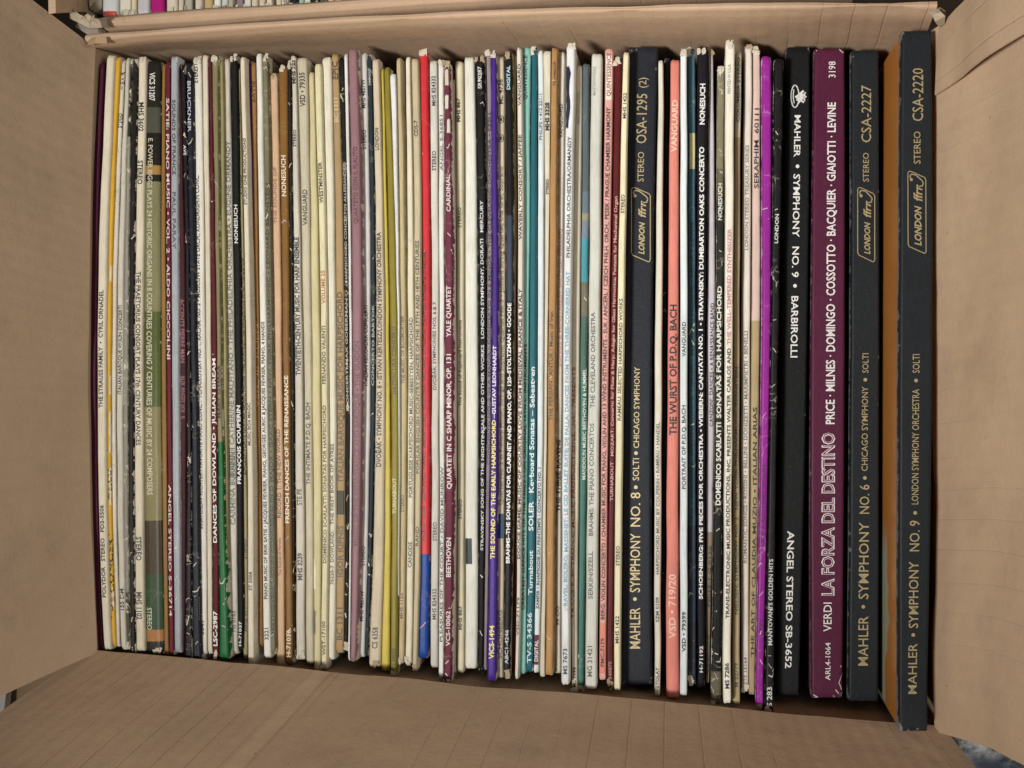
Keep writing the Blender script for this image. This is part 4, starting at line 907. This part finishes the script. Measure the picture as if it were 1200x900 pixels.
        mk.poly([(cx_ + 8 + 4 * math.cos(a * .7), cy_ + .5 + 3.6 * math.sin(a * .7)) for a in range(9)], wi, 'emblem')
        mk.poly([(cx_ + 10, cy_ - 3), (cx_ + 13, cy_ - 5.5), (cx_ + 11.8, cy_ - 1.5), (cx_ + 13.8, cy_ + .5), (cx_ + 11.6, cy_ + 2), (cx_ + 12, cy_ + 6), (cx_ + 9, cy_ + 3)], wi, 'emblem')
        mk.stroke([(cx_ + 2, cy_ + 4), (cx_ + 6, cy_ + 5.5), (cx_ + 4, cy_ + 8)], 1.6, wi, 'emblem')
    if 'big' in r:
        s_, y0, y1 = r['big']
        mk.text(s_, y0, y1, ink('f0e4e6'), .36, .04, .034)
        mk.text(s_, y0 - .4, y1 + .4, ink('6a2c48'), .335, .04, -.012, layer=1)
    cr_ = r.get('crack', 0)
    if cr_ >= .15 and not box:
        rr2 = random.Random(i * 31 + 5); wi2 = ink(r.get('wearcol', 'dcd4c2'), .3)
        for k in range(int(3 + cr_ * 13)):
            y = r['top'] + (r['bot'] - r['top']) * (rr2.random() ** (1.6 if k % 2 else 1)) if k % 3 else rr2.uniform(r['bot'] - 150, r['bot'] - 4)
            y = max(r['top'] + 4, min(r['bot'] - 8, y))
            l, q_ = sp.fl(y), sp.fr(y); wpx_ = q_ - l; sg = rr2.choice((-1, 1))
            x = (l + q_) / 2 + sg * wpx_ * .46; pts = [(x, y)]
            for m_ in range(rr2.choice((1, 2, 2, 3))):
                x -= sg * wpx_ * rr2.uniform(.12, .4); y += rr2.uniform(-6, 6); pts.append((x, y))
            mk.stroke(pts, rr2.uniform(.5, 1.3), wi2, 'crack', layer=2)
    if r.get('big'):
        for pts in ([(986, 808), (983, 800), (987, 790), (985, 780)], [(988, 812), (982, 812), (979, 808)], [(953, 814), (958, 817), (954, 817)], [(988, 62), (984, 58), (989, 60)], [(953, 62), (957, 59)]):
            mk.stroke(pts, 1.1, ink('dccdc6', .3), 'crack', layer=2)
    mk.build(spine, org)
    tn = r.get('torn', '')
    if 't' in tn and random.random() < .6: torn(sp, spine, org, paper_torn if i % 4 else paper_torn2, 'top', i, n=3, size=.0034)
    if 'b' in tn and random.random() < .6: torn(sp, spine, org, paper_torn if i % 3 else paper_torn2, 'bottom', i + 500, n=3, size=.0034)

# ------------------------------------------------------------------ records of the second box
for i, (l, q, foot, c_, lab) in enumerate(FAR):
    zz = ZS + random.uniform(-.0015, .0015)
    w0 = P((l + q) / 2, foot, zz); LW = .3135
    # straight spine running away from the camera
    top_y = foot - LW * 1200 / .5 * (1.0 - .175 * (l - 810) / 1200 * -1) * 1.0
    k = 0.0
    sp = Spine((0,) * 6, top_y, foot, zz, crown=min(.0012, .3 * (q - l) * .5 / 1200), seed=900 + i, shrink=.95, fx=((lambda y, l=l: l), (lambda y, q=q: q)))
    mid = sp.surf(0, .5); org = Vector((mid.x, mid.y, ZB))
    root = thing('record_sleeve', lab, 'record', org, 'records in the box behind')
    wear = random.choice((.15, .25, .35, .2))
    mat = print_mat('spine_print', c_, wear, random.choice((0, 0, .3)), .4, 'e6dfce', (q - l) * .25 / 1200, bands=[(0, c_)] + ([(.985, 'c0483c')] if i == 1 else []) if i == 1 else None)
    spine = build_spine(sp, mat, root, org)
    build_cover(sp, plain_mat('sleeve_cover', c_, .5, 30, .4), root, org, ZB, inset=.9)
    if i % 3 != 1: torn(sp, spine, org, paper_torn if i % 4 else paper_torn2, 'bottom', 700 + i, n=3, size=.0032)

# ------------------------------------------------------------------ things glimpsed past the corners
def slab(name, c4, zt, th, mat, parent, origin):
    V = [Vector((x, y, zt)) for x, y in c4] + [Vector((x, y, zt - th)) for x, y in c4]
    F = [(0, 1, 2, 3), (7, 6, 5, 4)] + [(k, k + 4, (k + 1) % 4 + 4, (k + 1) % 4) for k in range(4)]
    return link_mesh(name, V, F, mat, parent, origin, smooth=False)

# closed carton beyond the lower right corner with a wrapped picture sleeve on it
a = P(1128, 868, .27)
O3 = Vector((a.x + .152, a.y - .152, 0))
cart = thing('cardboard_box', 'low closed carton beyond the lower right corner of the open box', 'box', O3)
hh = .265
hx, hy = .16, .165
slab('body', [(O3.x - hx, O3.y - hy), (O3.x + hx, O3.y - hy), (O3.x + hx, O3.y + hy), (O3.x - hx, O3.y + hy)], hh, hh - .002, CB2, cart, O3)
slab('tape', [(O3.x - .025, O3.y - hy), (O3.x + .025, O3.y - hy), (O3.x + .025, O3.y + hy), (O3.x - .025, O3.y + hy)], hh + .0006, .0005, plain_mat('parcel_tape', 'b09060', .25), cart, O3)
pm = bpy.data.materials.new('blue_grey_picture'); pm.use_nodes = True
T = NT(pm.node_tree); bs = pm.node_tree.nodes['Principled BSDF']; tc = T.n('ShaderNodeTexCoord')
mp = T.n('ShaderNodeMapping'); mp.inputs['Rotation'].default_value = (0, 0, -.9); T.put(mp.inputs[0], tc.outputs['Object'])
n1 = T.noise(mp.outputs[0], 45, 5, .7); n2 = T.noise(mp.outputs[0], 8, 2)
c0 = T.mixc(T.ramp(n1, .36, .58), alb('4c4f52'), alb('eeeeec'))
c1 = T.mixc(T.ramp(n2, .58, .64), c0, alb('3e4858'))
T.put(bs.inputs['Base Color'], c1); bs.inputs['Roughness'].default_value = .2
O4 = Vector((O3.x - .012, O3.y + .012, hh + .001))
ps = thing('record_sleeve', 'blue and grey picture sleeve in clear plastic, in the gap at lower right', 'record', O4)
slab('cover', [(O4.x - .157, O4.y - .157), (O4.x + .157, O4.y - .157), (O4.x + .157, O4.y + .157), (O4.x - .157, O4.y + .157)], hh + .006, .005, pm, ps, O4)
# another closed carton past the lower left corner, a white plastic mailer lying on it
O5 = Vector((-.46, -.30, 0)); hz = .298
cart2 = thing('cardboard_box', 'closed brown carton showing in the slit at the lower left corner', 'box', O5)
slab('body', [(O5.x - .165, O5.y - .16), (O5.x + .165, O5.y - .16), (O5.x + .165, O5.y + .158), (O5.x - .165, O5.y + .158)], hz, hz - .002, CB2, cart2, O5)
slab('tape', [(O5.x - .165, O5.y - .025), (O5.x + .10, O5.y - .025), (O5.x + .10, O5.y + .025), (O5.x - .165, O5.y + .025)], hz + .0006, .0005, plain_mat('parcel_tape', 'b09060', .25), cart2, O5)
O6 = Vector((-.44, -.24, hz))
mailer = thing('plastic_mailer', 'glossy white plastic mailer on the carton at the lower left corner', 'mailer', O6)
wt = plain_mat('white_plastic', 'f4f1e8', .2, 20, .2)
panel('pouch', [(Vector((-.56, -.33, hz + .006)), Vector((-.392, -.34, hz + .006))), (Vector((-.56, -.25, hz + .012)), Vector((-.388, -.25, hz + .011))), (Vector((-.55, -.16, hz + .008)), Vector((-.383, -.152, hz + .008)))], 24, wt, mailer, O6, thick=.005, bumps=.0025, seed=71, sub=8)
